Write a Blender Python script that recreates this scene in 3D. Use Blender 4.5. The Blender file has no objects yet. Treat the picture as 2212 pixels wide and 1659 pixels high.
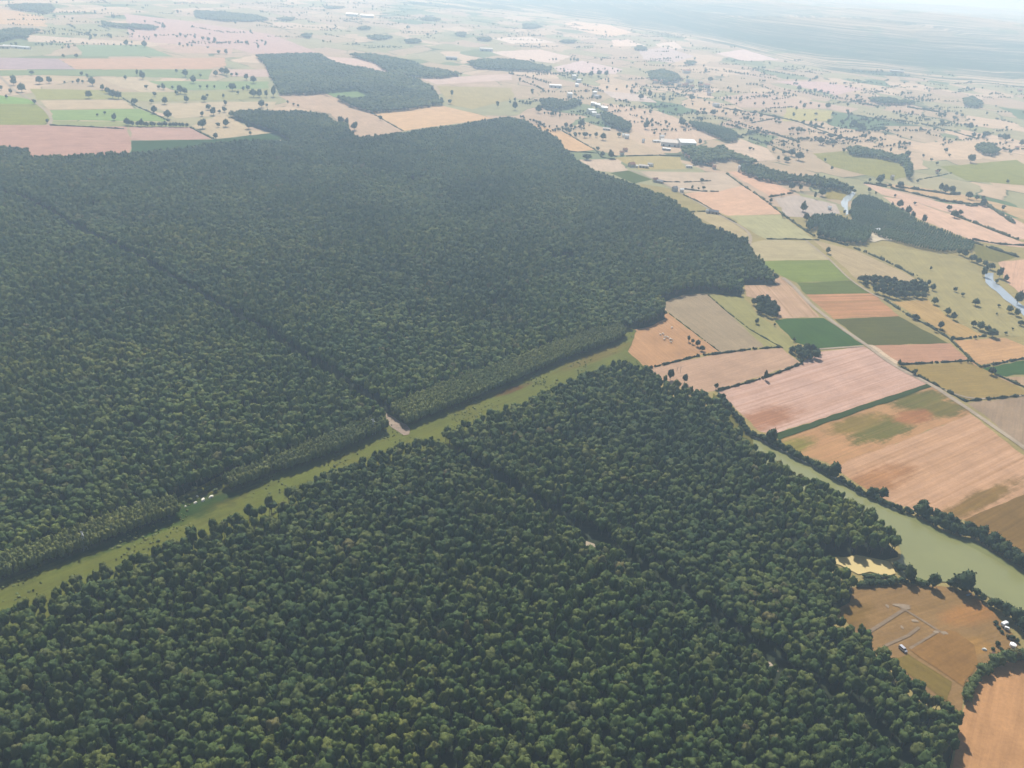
import bpy, bmesh, math, random
import numpy as np
from mathutils import Vector, Matrix, Euler

# ------------------------------------------------------------------ camera, world, sun, exposure
sc = bpy.context.scene
CX, CY, HC = 1106.0, 829.5, 330.0            # photo grid (2212 x 1659) centre, flying height in metres
FOV, ROLL, HORIZ = 62.5, 4.5, -87.0
FPX = CX / math.tan(math.radians(FOV / 2))
PITCH = math.degrees(math.atan((CY - HORIZ) * math.cos(math.radians(ROLL)) / FPX))
cam_data = bpy.data.cameras.new("camera")
cam = bpy.data.objects.new("camera", cam_data)
sc.collection.objects.link(cam)
cam_data.sensor_fit = 'HORIZONTAL'
cam_data.angle = math.radians(FOV)
cam_data.clip_start = 1.0
cam_data.clip_end = 120000.0
cam.matrix_world = Matrix.Translation((0, 0, HC)) @ Matrix.Rotation(math.radians(90 - PITCH), 4, 'X') @ Matrix.Rotation(math.radians(ROLL), 4, 'Z')
sc.camera = cam

SUN_EL, SUN_AZ = math.radians(46), math.radians(100)     # azimuth counted from +X towards +Y
world = bpy.data.worlds.new("World")
sc.world = world
world.use_nodes = True
wn = world.node_tree
bg = wn.nodes["Background"]
sky = wn.nodes.new("ShaderNodeTexSky")
sky.sky_type = 'NISHITA'
sky.sun_disc = False
sky.sun_elevation = SUN_EL
sky.sun_rotation = math.radians(90) - SUN_AZ
sky.dust_density = 2.0
wn.links.new(sky.outputs[0], bg.inputs[0])
bg.inputs[1].default_value = 0.06
sun_data = bpy.data.lights.new("sun", 'SUN')
sun_data.energy = 4.9
sun_data.angle = math.radians(0.53)
sun_data.color = (1.0, 0.975, 0.93)
sun = bpy.data.objects.new("sun", sun_data)
sc.collection.objects.link(sun)
sd = Vector((math.cos(SUN_EL) * math.cos(SUN_AZ), math.cos(SUN_EL) * math.sin(SUN_AZ), math.sin(SUN_EL)))
sun.rotation_euler = sd.to_track_quat('Z', 'Y').to_euler()
sun.location = (0, 200, 900)

sc.view_settings.view_transform = 'Standard'
sc.view_settings.look = 'None'
sc.view_settings.gamma = 1.0
sc.view_settings.exposure = 0.45
sc.view_settings.use_curve_mapping = False
cy = sc.cycles
cy.use_denoising = True
cy.max_bounces = 6
cy.diffuse_bounces = 2
cy.glossy_bounces = 2
cy.transmission_bounces = 2
cy.volume_bounces = 2
cy.transparent_max_bounces = 4
HAZE_DENSITY = 1.9e-4
HAZE_COLOR = (0.58, 0.78, 1.0)

# ------------------------------------------------------------------ helpers
R = random.Random(7)
NP = np.random.default_rng(11)
COL = sc.collection

def G(px, py, z=0.0):
    """photo grid position -> point of the place at height z"""
    x = (px - CX) / FPX; y = -(py - CY) / FPX
    r = math.radians(ROLL); p = math.radians(PITCH)
    xr = x * math.cos(r) - y * math.sin(r); yr = x * math.sin(r) + y * math.cos(r)
    d = (xr, math.cos(p) + yr * math.sin(p), -math.sin(p) + yr * math.cos(p))
    t = (HC - z) / max(1e-4, -d[2])
    return np.array([d[0] * t, d[1] * t])

def PROJ(P):
    """world points (n,3) -> photo grid"""
    P = np.asarray(P, float) - np.array([0, 0, HC])
    r = math.radians(ROLL); p = math.radians(PITCH)
    f = P[:, 1] * math.cos(p) - P[:, 2] * math.sin(p)
    u = P[:, 1] * math.sin(p) + P[:, 2] * math.cos(p)
    X = P[:, 0] / f; Y = u / f
    xi = X * math.cos(r) + Y * math.sin(r); yi = -X * math.sin(r) + Y * math.cos(r)
    return np.stack([CX + xi * FPX, CY - yi * FPX, f], 1)

def MPP(px, py):
    a = G(px, py); b = G(px + 1, py)
    v = math.sqrt(a[0] ** 2 + a[1] ** 2 + HC ** 2)
    return v / math.sqrt(FPX ** 2 + (px - CX) ** 2 + (py - CY) ** 2)

def inpoly(pts, poly):
    x, y = pts[:, 0], pts[:, 1]
    ins = np.zeros(len(pts), bool)
    n = len(poly); j = n - 1
    for i in range(n):
        xi, yi = poly[i]; xj, yj = poly[j]
        if yi != yj:
            c = ((yi > y) != (yj > y)) & (x < (xj - xi) * (y - yi) / (yj - yi) + xi)
            ins ^= c
        j = i
    return ins

def dist_line(pts, line):
    best = np.full(len(pts), 1e9)
    for a, b in zip(line[:-1], line[1:]):
        a = np.asarray(a); ab = np.asarray(b) - a
        t = np.clip(((pts - a) @ ab) / max(1e-9, ab @ ab), 0, 1)
        q = a + t[:, None] * ab
        best = np.minimum(best, np.hypot(*(pts - q).T))
    return best

def mesh_from(name, V, F, mats=(), mi=None, smooth=False):
    me = bpy.data.meshes.new(name)
    me.from_pydata([tuple(map(float, v)) for v in V], [], [tuple(map(int, f)) for f in F])
    for m in mats: me.materials.append(m)
    if mi is not None: me.polygons.foreach_set("material_index", np.asarray(mi, np.int32))
    if smooth: me.polygons.foreach_set("use_smooth", np.ones(len(me.polygons), bool))
    me.update()
    return me

def link(name, me, parent=None, loc=None, kind=None, label=None, cat=None, group=None):
    o = bpy.data.objects.new(name, me)
    COL.objects.link(o)
    if parent is not None: o.parent = parent
    if loc is not None: o.location = tuple(map(float, loc))
    if kind: o['kind'] = kind
    if label: o['label'] = label
    if cat: o['category'] = cat
    if group: o['group'] = group
    return o

def thing(name, label, cat, loc, rz=0.0, scale=None, group=None):
    o = link(name, None, None, loc, None, label, cat, group)
    o.rotation_euler = (0, 0, rz)
    if scale is not None: o.scale = scale
    o.empty_display_size = 2
    return o

ORD = "zeroth first second third fourth fifth sixth seventh eighth ninth tenth eleventh twelfth thirteenth fourteenth fifteenth sixteenth seventeenth eighteenth nineteenth twentieth".split()
def ordinal(n):
    if n <= 20: return ORD[n]
    t = {20: 'twenty', 30: 'thirty', 40: 'forty', 50: 'fifty', 60: 'sixty'}[n // 10 * 10]
    return {20: 'twentieth', 30: 'thirtieth', 40: 'fortieth', 50: 'fiftieth', 60: 'sixtieth'}[n] if n % 10 == 0 else t + '-' + ORD[n % 10]

# ------------------------------------------------------------------ materials
def lin(c):
    return tuple(((v / 255) / 12.92) if v / 255 <= .04045 else (((v / 255) + .055) / 1.055) ** 2.4 for v in c)

HZ = (0.93, 0.98, 1.00)
LIT = (1.45, 1.40, 1.30)
def albedo(rgb, dist):
    """real surface colour of something the photo shows as rgb through dist metres of haze"""
    out = []
    for v, h, e, k in zip(lin(rgb), HZ, LIT, HAZE_COLOR):
        t = math.exp(-HAZE_DENSITY * k * dist)
        out.append(min(.62, max(.012, (v - h * (1 - t)) / t / e)))
    m = sum(out) / 3
    return tuple(max(.28 * m, min(1.7 * m, v)) for v in out)

def new_mat(name):
    m = bpy.data.materials.new(name); m.use_nodes = True
    nt = m.node_tree
    b = nt.nodes["Principled BSDF"]
    b.inputs['Roughness'].default_value = .9
    b.inputs['Specular IOR Level'].default_value = .15
    return m, nt, b

def nd(nt, t, **k):
    n = nt.nodes.new(t)
    for a, v in k.items(): setattr(n, a, v)
    return n

def mixc(nt, fac, a, b, mode='MIX'):
    n = nd(nt, "ShaderNodeMix", data_type='RGBA', blend_type=mode)
    for s, v in ((0, fac), (6, a), (7, b)):
        if hasattr(v, 'links') or isinstance(v, bpy.types.NodeSocket): nt.links.new(v, n.inputs[s])
        elif isinstance(v, (int, float)): n.inputs[s].default_value = v
        else: n.inputs[s].default_value = (*v, 1) if len(v) == 3 else v
    return n.outputs[2]

def ramp(nt, fac, stops, interp='LINEAR'):
    n = nd(nt, "ShaderNodeValToRGB")
    cr = n.color_ramp; cr.interpolation = interp
    while len(cr.elements) < len(stops): cr.elements.new(.5)
    for e, (p, c) in zip(cr.elements, stops):
        e.position = p
        e.color = (*c, 1) if not isinstance(c, (int, float)) else (c, c, c, 1)
    nt.links.new(fac, n.inputs[0])
    return n.outputs[0]

def noise(nt, vec, scale, detail=3, rough=.55, out=0):
    n = nd(nt, "ShaderNodeTexNoise")
    n.inputs['Scale'].default_value = scale; n.inputs['Detail'].default_value = detail; n.inputs['Roughness'].default_value = rough
    nt.links.new(vec, n.inputs['Vector'])
    return n.outputs[out]

def mapped(nt, rot, scale):
    g = nd(nt, "ShaderNodeNewGeometry")
    m = nd(nt, "ShaderNodeMapping")
    m.vector_type = 'TEXTURE'          # turn first, then stretch
    m.inputs['Rotation'].default_value = (0, 0, -rot)
    m.inputs['Scale'].default_value = tuple(1 / v for v in scale)
    nt.links.new(g.outputs['Position'], m.inputs['Vector'])
    return m.outputs[0]

def mul(c, k): return tuple(min(.8, v * k) for v in c)

def field_mat(name, base, angle, stripe=.5, alt=None, spots=(), patch=.5, size=1.0):
    """dry ground / crop: broad blotches, tillage streaks along angle, fine grain, optional worn or grown-over spots"""
    m, nt, b = new_mat(name)
    flat = mapped(nt, 0, (1, 1, 1))
    along = mapped(nt, -angle, (.004 / size, .30 / size, 1))
    fine = mapped(nt, -angle, (.02, .45, 1))
    alt = alt or tuple(v * k for v, k in zip(base, (.80, .80, .82)))
    n1 = ramp(nt, noise(nt, flat, .011 / size, 5, .6), [(.32, 0.0), (.68, 1.0)])
    n2 = ramp(nt, noise(nt, along, 1.0, 4, .6), [(.34, 0.0), (.66, 1.0)])
    c = mixc(nt, n1, base, mixc(nt, 1 - patch, alt, base))
    s = mixc(nt, n2, mul(base, 1.08), tuple(.45 * a + .55 * c_ for a, c_ in zip(base, alt)))
    c = mixc(nt, stripe, c, s)
    for (ctr, rx, ry, ang, col, sharp) in spots:
        g = nd(nt, "ShaderNodeNewGeometry")
        sub = nd(nt, "ShaderNodeVectorMath", operation='SUBTRACT')
        nt.links.new(g.outputs['Position'], sub.inputs[0]); sub.inputs[1].default_value = (ctr[0], ctr[1], 0)
        mp = nd(nt, "ShaderNodeMapping"); mp.inputs['Rotation'].default_value = (0, 0, -ang)
        nt.links.new(sub.outputs[0], mp.inputs[0])
        sc2 = nd(nt, "ShaderNodeVectorMath", operation='DIVIDE'); sc2.inputs[1].default_value = (rx, ry, 1e6)
        nt.links.new(mp.outputs[0], sc2.inputs[0])
        ln = nd(nt, "ShaderNodeVectorMath", operation='LENGTH'); nt.links.new(sc2.outputs[0], ln.inputs[0])
        nz = mixc(nt, .45, noise(nt, flat, .07, 8, .72), noise(nt, mapped(nt, -angle, (.03, .25, 1)), 1.0, 6, .7))
        ad = nd(nt, "ShaderNodeMath", operation='MULTIPLY_ADD'); ad.inputs[1].default_value = 2.6
        nt.links.new(nz, ad.inputs[0]); nt.links.new(ln.outputs['Value'], ad.inputs[2])
        mr = nd(nt, "ShaderNodeMapRange"); mr.inputs[1].default_value = 2.12 + sharp * .6; mr.inputs[2].default_value = 2.12 - sharp * .6
        nt.links.new(ad.outputs[0], mr.inputs[0])
        c = mixc(nt, mr.outputs[0], c, mixc(nt, n2, col, mul(col, .8)))
    if stripe >= .3:
        wv = nd(nt, "ShaderNodeTexWave", wave_type='BANDS', bands_direction='Y', wave_profile='SIN')
        wv.inputs['Scale'].default_value = .018 + .004 * (len(name) % 5); wv.inputs['Distortion'].default_value = 2.5; wv.inputs['Detail Scale'].default_value = .05
        nt.links.new(mapped(nt, -angle, (1, 1, 1)), wv.inputs['Vector'])
        c = mixc(nt, ramp(nt, wv.outputs['Fac'], [(.93, 0.0), (1.0, .28)]), c, mul(alt, .82))
    mid = ramp(nt, noise(nt, flat, .035, 6, .7), [(.30, .84), (.52, 1.0), (.72, 1.12)])
    c = mixc(nt, 1.0, c, mid, 'MULTIPLY')
    n3 = ramp(nt, noise(nt, fine, 1.0, 3, .7), [(.25, .84), (.75, 1.14)])
    c = mixc(nt, 1.0, c, n3, 'MULTIPLY')
    n4 = ramp(nt, noise(nt, flat, .5, 4, .7), [(.3, .88), (.7, 1.10)])
    c = mixc(nt, 1.0, c, n4, 'MULTIPLY')
    nt.links.new(c, b.inputs['Base Color'])
    b.inputs['Roughness'].default_value = 1.0
    b.inputs['Specular IOR Level'].default_value = .05
    return m

def leaf_mat(name, cols, dry=(.16, .11, .05), dry_amt=.06):
    m, nt, b = new_mat(name)
    oi = nd(nt, "ShaderNodeObjectInfo")
    flat = mapped(nt, 0, (1, 1, 1))
    c = ramp(nt, oi.outputs['Random'], [(i / (len(cols) - 1), k) for i, k in enumerate(cols)])
    big = ramp(nt, noise(nt, flat, .0065, 5, .62), [(.32, (.62, .76, .84)), (.5, (1, 1, 1)), (.68, (1.30, 1.22, .98))])
    c = mixc(nt, 1.0, c, big, 'MULTIPLY')
    vs = nd(nt, "ShaderNodeTexVoronoi"); vs.inputs['Scale'].default_value = .0085
    wb = nd(nt, "ShaderNodeVectorMath", operation='MULTIPLY_ADD'); wb.inputs[1].default_value = (60, 60, 0)
    nt.links.new(noise(nt, flat, .012, 4, .6, 1), wb.inputs[0]); nt.links.new(flat, wb.inputs[2]); nt.links.new(wb.outputs[0], vs.inputs['Vector'])
    sv = nd(nt, "ShaderNodeSeparateColor"); nt.links.new(vs.outputs['Color'], sv.inputs[0])
    c = mixc(nt, 1.0, c, ramp(nt, sv.outputs[0], [(0.0, (.80, .86, .92)), (.35, (1.0, 1.0, 1.0)), (.7, (1.06, 1.08, .98)), (1.0, (1.26, 1.14, .95))]), 'MULTIPLY')
    # a few drought-browned crowns, gathered in patches
    w = nd(nt, "ShaderNodeMath", operation='MULTIPLY'); w.inputs[1].default_value = 137.31
    nt.links.new(oi.outputs['Random'], w.inputs[0])
    fr = nd(nt, "ShaderNodeMath", operation='FRACT'); nt.links.new(w.outputs[0], fr.inputs[0])
    ad = nd(nt, "ShaderNodeMath", operation='MULTIPLY_ADD'); ad.inputs[1].default_value = .45
    nt.links.new(noise(nt, flat, .014, 3, .5), ad.inputs[0]); nt.links.new(fr.outputs[0], ad.inputs[2])
    f = ramp(nt, ad.outputs[0], [(max(0, .985 - dry_amt), 0.0), (1.0, .55)])
    # ad spans 0..1.45, scaled to stay in the ramp
    ad.use_clamp = False
    sc_ = nd(nt, "ShaderNodeMath", operation='DIVIDE'); sc_.inputs[1].default_value = 1.27
    nt.links.new(ad.outputs[0], sc_.inputs[0]); nt.links.new(sc_.outputs[0], f.node.inputs[0])
    c = mixc(nt, f, c, dry)
    fine = ramp(nt, noise(nt, flat, .9, 3, .7), [(.28, (.70, .72, .70)), (.72, (1.32, 1.28, 1.2))])
    c = mixc(nt, 1.0, c, fine, 'MULTIPLY')
    nt.links.new(c, b.inputs['Base Color'])
    b.inputs['Roughness'].default_value = .75
    b.inputs['Specular IOR Level'].default_value = .12
    # sunlit leaves also let some light through
    tr = nd(nt, "ShaderNodeBsdfTranslucent")
    nt.links.new(mixc(nt, 1.0, c, (1.15, 1.2, .6), 'MULTIPLY'), tr.inputs[0])
    mx = nd(nt, "ShaderNodeMixShader"); mx.inputs[0].default_value = .12
    nt.links.new(b.outputs[0], mx.inputs[1]); nt.links.new(tr.outputs[0], mx.inputs[2])
    nt.links.new(mx.outputs[0], nt.nodes["Material Output"].inputs[0])
    return m

def plain_mat(name, col, rough=.7, spec=.3, var=.12, scale=.6, metal=0.0):
    m, nt, b = new_mat(name)
    n = ramp(nt, noise(nt, mapped(nt, 0, (1, 1, 1)), scale, 4, .65), [(.3, 1 - var), (.7, 1 + var)])
    nt.links.new(mixc(nt, 1.0, col, n, 'MULTIPLY'), b.inputs['Base Color'])
    b.inputs['Roughness'].default_value = rough; b.inputs['Specular IOR Level'].default_value = spec
    b.inputs['Metallic'].default_value = metal
    return m

M_LEAF = leaf_mat("forest leaves", [(.044, .074, .022), (.060, .094, .026), (.076, .110, .028), (.094, .118, .030), (.106, .126, .034)])
M_STRIP = leaf_mat("young thicket leaves", [(.110, .136, .044), (.130, .150, .050), (.150, .162, .056)], dry_amt=.02)
M_FIELD_LEAF = leaf_mat("field tree leaves", [(.028, .048, .022), (.038, .060, .025), (.048, .070, .028)], dry_amt=.02)
M_HEDGE = leaf_mat("hedge leaves", [(.040, .055, .024), (.055, .070, .030)], dry_amt=.05)
M_POPLAR = leaf_mat("plantation leaves", [(.085, .135, .062), (.098, .145, .068), (.112, .155, .075)], dry_amt=0.0)
M_LIGHT = leaf_mat("light hedge leaves", [(.075, .105, .035), (.095, .120, .040)], dry_amt=.02)
M_BARK = plain_mat("bark", (.11, .085, .06), .95, .1, .3, 2.0)
M_DEAD = plain_mat("bare grey wood", (.30, .27, .23), .9, .1, .2, 3.0)

# ------------------------------------------------------------------ ground, hills, haze
def ground_material():
    """base ground: far-off patchwork of small fields with hedge lines"""
    m, nt, b = new_mat("patchwork countryside")
    flat = mapped(nt, 0, (1, 1, 1))
    wob = nd(nt, "ShaderNodeVectorMath", operation='MULTIPLY_ADD')
    nt.links.new(noise(nt, flat, .004, 3, .5, 1), wob.inputs[0]); wob.inputs[1].default_value = (110, 110, 0); nt.links.new(flat, wob.inputs[2])
    mp = nd(nt, "ShaderNodeMapping"); mp.inputs['Rotation'].default_value = (0, 0, .5); mp.inputs['Scale'].default_value = (1, .62, 1)
    nt.links.new(wob.outputs[0], mp.inputs[0])
    v = nd(nt, "ShaderNodeTexVoronoi", distance='CHEBYCHEV'); v.inputs['Scale'].default_value = .0062; v.inputs['Randomness'].default_value = .8
    nt.links.new(mp.outputs[0], v.inputs['Vector'])
    sep = nd(nt, "ShaderNodeSeparateColor"); nt.links.new(v.outputs['Color'], sep.inputs[0])
    c = ramp(nt, sep.outputs[0], [(0, (.33, .245, .155)), (.22, (.40, .29, .19)), (.38, (.27, .235, .13)), (.55, (.35, .25, .17)), (.68, (.235, .22, .115)), (.80, (.44, .32, .22)), (.90, (.14, .16, .075)), (.97, (.085, .125, .055))], 'CONSTANT')
    ve = nd(nt, "ShaderNodeTexVoronoi", feature='F2', distance='CHEBYCHEV'); ve.inputs['Scale'].default_value = .0062; ve.inputs['Randomness'].default_value = .8
    nt.links.new(mp.outputs[0], ve.inputs['Vector'])
    df = nd(nt, "ShaderNodeMath", operation='SUBTRACT'); nt.links.new(ve.outputs['Distance'], df.inputs[0]); nt.links.new(v.outputs['Distance'], df.inputs[1])
    edge = ramp(nt, df.outputs[0], [(.006, 1.0), (.022, 0.0)])
    brk = ramp(nt, noise(nt, flat, .012, 2, .5), [(.44, 0.0), (.52, 1.0)])
    em = nd(nt, "ShaderNodeMath", operation='MULTIPLY'); nt.links.new(edge, em.inputs[0]); nt.links.new(brk, em.inputs[1])
    c = mixc(nt, em.outputs[0], c, (.075, .09, .045))
    g2 = ramp(nt, noise(nt, flat, .02, 5, .65), [(.3, .86), (.7, 1.12)])
    c = mixc(nt, 1.0, c, g2, 'MULTIPLY')
    nt.links.new(c, b.inputs['Base Color'])
    b.inputs['Roughness'].default_value = 1.0; b.inputs['Specular IOR Level'].default_value = .05
    return m

E = 26000.0
V = [(-E, -E + 3000, 0), (E, -E + 3000, 0), (E, E, 0), (-E, E, 0)]
link("ground", mesh_from("ground", V, [(0, 1, 2, 3)], [ground_material()]), kind='structure', label="dry patchwork of stubble and meadow reaching the hazy horizon")

def hills():
    base = [(1330, 60), (1500, 84), (1631, 110), (1746, 145), (1856, 158), (1966, 169), (2071, 179), (2212, 187), (2420, 200)]
    W = np.array([G(*p) for p in base]); W = W[np.argsort(W[:, 0])]
    xs = np.linspace(-1500, 15000, 150); ds = np.concatenate([np.linspace(-40, 2600, 60), np.linspace(2750, 14000, 30)])
    rng = np.random.default_rng(3)
    ph = rng.uniform(0, 6.28, (8, 2)); kx = rng.uniform(.0006, .003, 8); kd = rng.uniform(.0006, .003, 8)
    V = []; F = []
    x0 = W[0, 0]
    for d in ds:
        for x in xs:
            yb = float(np.interp(x, W[:, 0], W[:, 1])) if x >= x0 else W[0, 1] + (x0 - x) * .6
            t = min(1, max(0, d / 2300)); t = t * t * (3 - 2 * t)
            n = sum(math.sin(kx[i] * x + ph[i, 0]) * math.sin(kd[i] * d + ph[i, 1]) for i in range(8)) / 4
            fl = min(1, max(.12, (x - x0 + 900) / 2600))
            z = (150 + 42 * n) * t * fl - (2 if d <= 0 else 0)
            V.append((x, yb + d + 90 * math.sin(x * .004) * math.sin(x * .0013 + 1) + 40 * math.sin(x * .017), z))
    nx = len(xs)
    for j in range(len(ds) - 1):
        for i in range(nx - 1):
            a = j * nx + i
            F.append((a, a + 1, a + nx + 1, a + nx))
    m, nt, b = new_mat("wooded hillside")
    flat = mapped(nt, 0, (1, 1, 1))
    wood = ramp(nt, noise(nt, flat, .02, 5, .7), [(.3, (.025, .045, .022)), (.7, (.05, .08, .034))])
    gz = nd(nt, "ShaderNodeNewGeometry"); sz_ = nd(nt, "ShaderNodeSeparateXYZ"); nt.links.new(gz.outputs['Position'], sz_.inputs[0])
    mz = nd(nt, "ShaderNodeMath", operation='MULTIPLY_ADD'); mz.inputs[1].default_value = .0012
    nt.links.new(sz_.outputs[2], mz.inputs[0]); nt.links.new(noise(nt, mapped(nt, .55, (.0013, .0010, 1)), 1.0, 5, .62), mz.inputs[2])
    lo = nd(nt, "ShaderNodeMapRange"); lo.inputs[1].default_value = 2; lo.inputs[2].default_value = 26; lo.inputs[3].default_value = .17; lo.inputs[4].default_value = 0
    nt.links.new(sz_.outputs[2], lo.inputs[0])
    ml = nd(nt, "ShaderNodeMath", operation='ADD'); nt.links.new(mz.outputs[0], ml.inputs[0]); nt.links.new(lo.outputs[0], ml.inputs[1])
    f = ramp(nt, ml.outputs[0], [(.635, 0.0), (.67, 1.0)])
    pale = ramp(nt, noise(nt, flat, .004, 2, .5), [(.4, (.42, .31, .2)), (.6, (.22, .22, .11))], 'CONSTANT')
    c = mixc(nt, f, wood, pale)
    nt.links.new(c, b.inputs['Base Color']); b.inputs['Roughness'].default_value = 1; b.inputs['Specular IOR Level'].default_value = .05
    return link("hills", mesh_from("hills", V, F, [m], smooth=True), kind='structure', label="long wooded ridge fading into white haze at the upper right")
hills()

def haze():
    x0, x1, y0, y1, z0, z1 = -29000, 29000, -26500, 29000, -3, HC + 12
    V = [(x, y, z) for z in (z0, z1) for y in (y0, y1) for x in (x0, x1)]
    F = [(0, 2, 3, 1), (4, 5, 7, 6), (0, 1, 5, 4), (2, 6, 7, 3), (0, 4, 6, 2), (1, 3, 7, 5)]
    m = bpy.data.materials.new("summer haze"); m.use_nodes = True
    nt = m.node_tree
    for n in list(nt.nodes):
        if n.type != 'OUTPUT_MATERIAL': nt.nodes.remove(n)
    pv = nd(nt, "ShaderNodeVolumePrincipled")
    pv.inputs['Color'].default_value = (*HAZE_COLOR, 1)
    pv.inputs['Density'].default_value = HAZE_DENSITY
    pv.inputs['Absorption Color'].default_value = (.40, .44, 1, 1)
    pv.inputs['Anisotropy'].default_value = .25
    nt.links.new(pv.outputs[0], nt.nodes["Material Output"].inputs['Volume'])
    m.cycles.homogeneous_volume = True
    return link("haze", mesh_from("haze", V, F, [m]), kind='stuff', label="pale summer haze thickening towards the horizon")
haze()

# ------------------------------------------------------------------ flat sheets: fields, roads, water
def sheet(name, poly, z, mat, label, kind='structure', at=0.0):
    P = [G(*p, at) for p in poly]
    if kind == 'structure':      # worn, slightly ragged margins
        Q = []
        for a, b in zip(P, P[1:] + P[:1]):
            L = float(np.hypot(*(b - a))); step = max(5.0, np.hypot(*a) / 90); n = max(1, min(60, int(L / step)))
            nv = np.array([-(b - a)[1], (b - a)[0]]) / max(L, 1e-6)
            for k in range(n): Q.append(a + (b - a) * k / n + (nv * R.gauss(0, step * .07) if k else 0))
        P = Q
    bm = bmesh.new()
    vs = [bm.verts.new((p[0], p[1], z)) for p in P]
    f = bm.faces.new(vs)
    if f.normal.z < 0: f.normal_flip()
    bmesh.ops.triangulate(bm, faces=[f])
    bm.normal_update()
    for f in bm.faces:
        if f.normal.z < 0: f.normal_flip()
    me = bpy.data.meshes.new(name); bm.to_mesh(me); bm.free()
    me.materials.append(mat)
    return link(name, me, kind=kind, label=label)

def path(name, line, width, z, mat, label, jitter=.12):
    P = [np.array(G(*p)) for p in line]
    Q = []
    for a, b in zip(P[:-1], P[1:]):
        n = max(1, int(np.hypot(*(b - a)) / 12))
        for k in range(n): Q.append(a + (b - a) * k / n)
    Q.append(P[-1])
    Q = np.array(Q)
    for _ in range(3):
        if len(Q) > 3: Q[1:-1] = (Q[:-2] + 2 * Q[1:-1] + Q[2:]) / 4
    T = np.gradient(Q, axis=0); T /= np.maximum(1e-6, np.hypot(*T.T))[:, None]
    N = np.stack([-T[:, 1], T[:, 0]], 1)
    V = []; F = []
    for i, (q, n) in enumerate(zip(Q, N)):
        wl = width / 2 * (1 + R.uniform(-jitter, jitter)); wr = width / 2 * (1 + R.uniform(-jitter, jitter))
        V += [(*(q + n * wl), z), (*(q - n * wr), z)]
        if i: F.append((2 * i - 2, 2 * i - 1, 2 * i + 1, 2 * i))
    return link(name, mesh_from(name, V, F, [mat]), kind='structure', label=label)

NEARLAND = [(1380, 396), (1700, 450), (2400, 480), (2400, 1800), (1500, 1800), (1300, 760), (1500, 640)]
FIELDS = []   # (phrase, polygon in photo grid)
def field(phrase, rgb, poly, ang=None, z=.15, stripe=.45, alt=None, spots=(), patch=.5, name="field", size=1.0):
    P = np.array([G(*p) for p in poly])
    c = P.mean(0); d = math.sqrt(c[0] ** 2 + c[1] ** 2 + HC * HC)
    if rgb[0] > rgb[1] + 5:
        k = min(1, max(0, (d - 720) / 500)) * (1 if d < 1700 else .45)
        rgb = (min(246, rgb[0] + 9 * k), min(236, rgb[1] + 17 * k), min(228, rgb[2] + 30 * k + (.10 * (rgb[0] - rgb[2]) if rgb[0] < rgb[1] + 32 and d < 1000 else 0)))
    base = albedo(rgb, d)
    if ang is None:
        L = np.roll(P, -1, 0) - P; k = int(np.argmax(np.hypot(*L.T))); ang = math.atan2(L[k, 1], L[k, 0])
    elif not isinstance(ang, (int, float)):
        a, b2 = G(*ang[0]), G(*ang[1]); ang = math.atan2(b2[1] - a[1], b2[0] - a[0])
    al = albedo(alt, d) if alt else None
    sp = []
    for (ctr, rx, ry, (a0, a1), col, sh) in spots:
        u, v = G(*a0), G(*a1)
        sp.append((G(*ctr), rx, ry, math.atan2(v[1] - u[1], v[0] - u[0]), albedo(col, d), sh))
    if z == .15: z = .08 + .0031 * len(FIELDS)
    FIELDS.append((phrase, poly))
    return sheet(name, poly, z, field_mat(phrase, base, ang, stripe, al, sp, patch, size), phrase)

TILL = ((2010, 830), (1690, 945))
field("dry olive grass between the nearer fields", (172, 158, 122), NEARLAND, ang=0.4, z=.06, stripe=.2, name="grassland", patch=.8)
# nearer fields on the right
field("orange stubble field with grazing cattle beside the ride's end", (194, 158, 131), [(1441, 675), (1553, 760), (1508, 768), (1443, 785), (1396, 798), (1370, 788), (1343, 760), (1366, 722), (1369, 698)], stripe=.2)
field("grey-brown meadow strip behind the orange stubble field", (172, 156, 130), [(1400, 620), (1530, 636), (1571, 673), (1651, 748), (1555, 762), (1442, 673)], stripe=.25)
field("olive pasture strip below the small round grove", (164, 158, 118), [(1530, 636), (1606, 640), (1630, 673), (1671, 705), (1718, 740), (1706, 758), (1651, 750), (1571, 673)], stripe=.2)
field("tan meadow between two thin hedges", (195, 166, 140), [(1401, 797), (1446, 786), (1556, 764), (1688, 751), (1730, 785), (1553, 842), (1516, 848), (1471, 838), (1421, 820)], stripe=.25)
field("pale pink ploughed field above the long green strip", (210, 180, 160), [(1551, 846), (1733, 785), (1766, 761), (1866, 748), (1936, 795), (2004, 830), (1671, 938), (1640, 932), (1600, 893)], ang=TILL, stripe=.6, alt=(184, 146, 128), spots=[((1650, 905), 45, 16, TILL, (190, 152, 136), .5)])
field("narrow dark green crop strip between pale fields", (98, 116, 84), [(2004, 829), (2016, 835), (1682, 951), (1671, 939)], ang=TILL, z=.44, stripe=.3)
field("patchy rust and green field below the long green strip", (194, 155, 130), [(2016, 834), (2049, 855), (2090, 884), (2097, 895), (1909, 968), (1834, 993), (1810, 1010), (1790, 1001), (1720, 978), (1678, 950)], ang=TILL, stripe=.5, alt=(180, 156, 128), spots=[
    ((1990, 868), 42, 22, TILL, (136, 136, 92), .35), ((2040, 882), 30, 16, TILL, (140, 136, 92), .3), ((1905, 928), 46, 17, TILL, (136, 136, 96), .3),
    ((1850, 915), 40, 12, TILL, (160, 146, 112), .4), ((1972, 900), 26, 12, TILL, (202, 142, 106), .35), ((1705, 965), 30, 12, TILL, (160, 154, 110), .5)])
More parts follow.
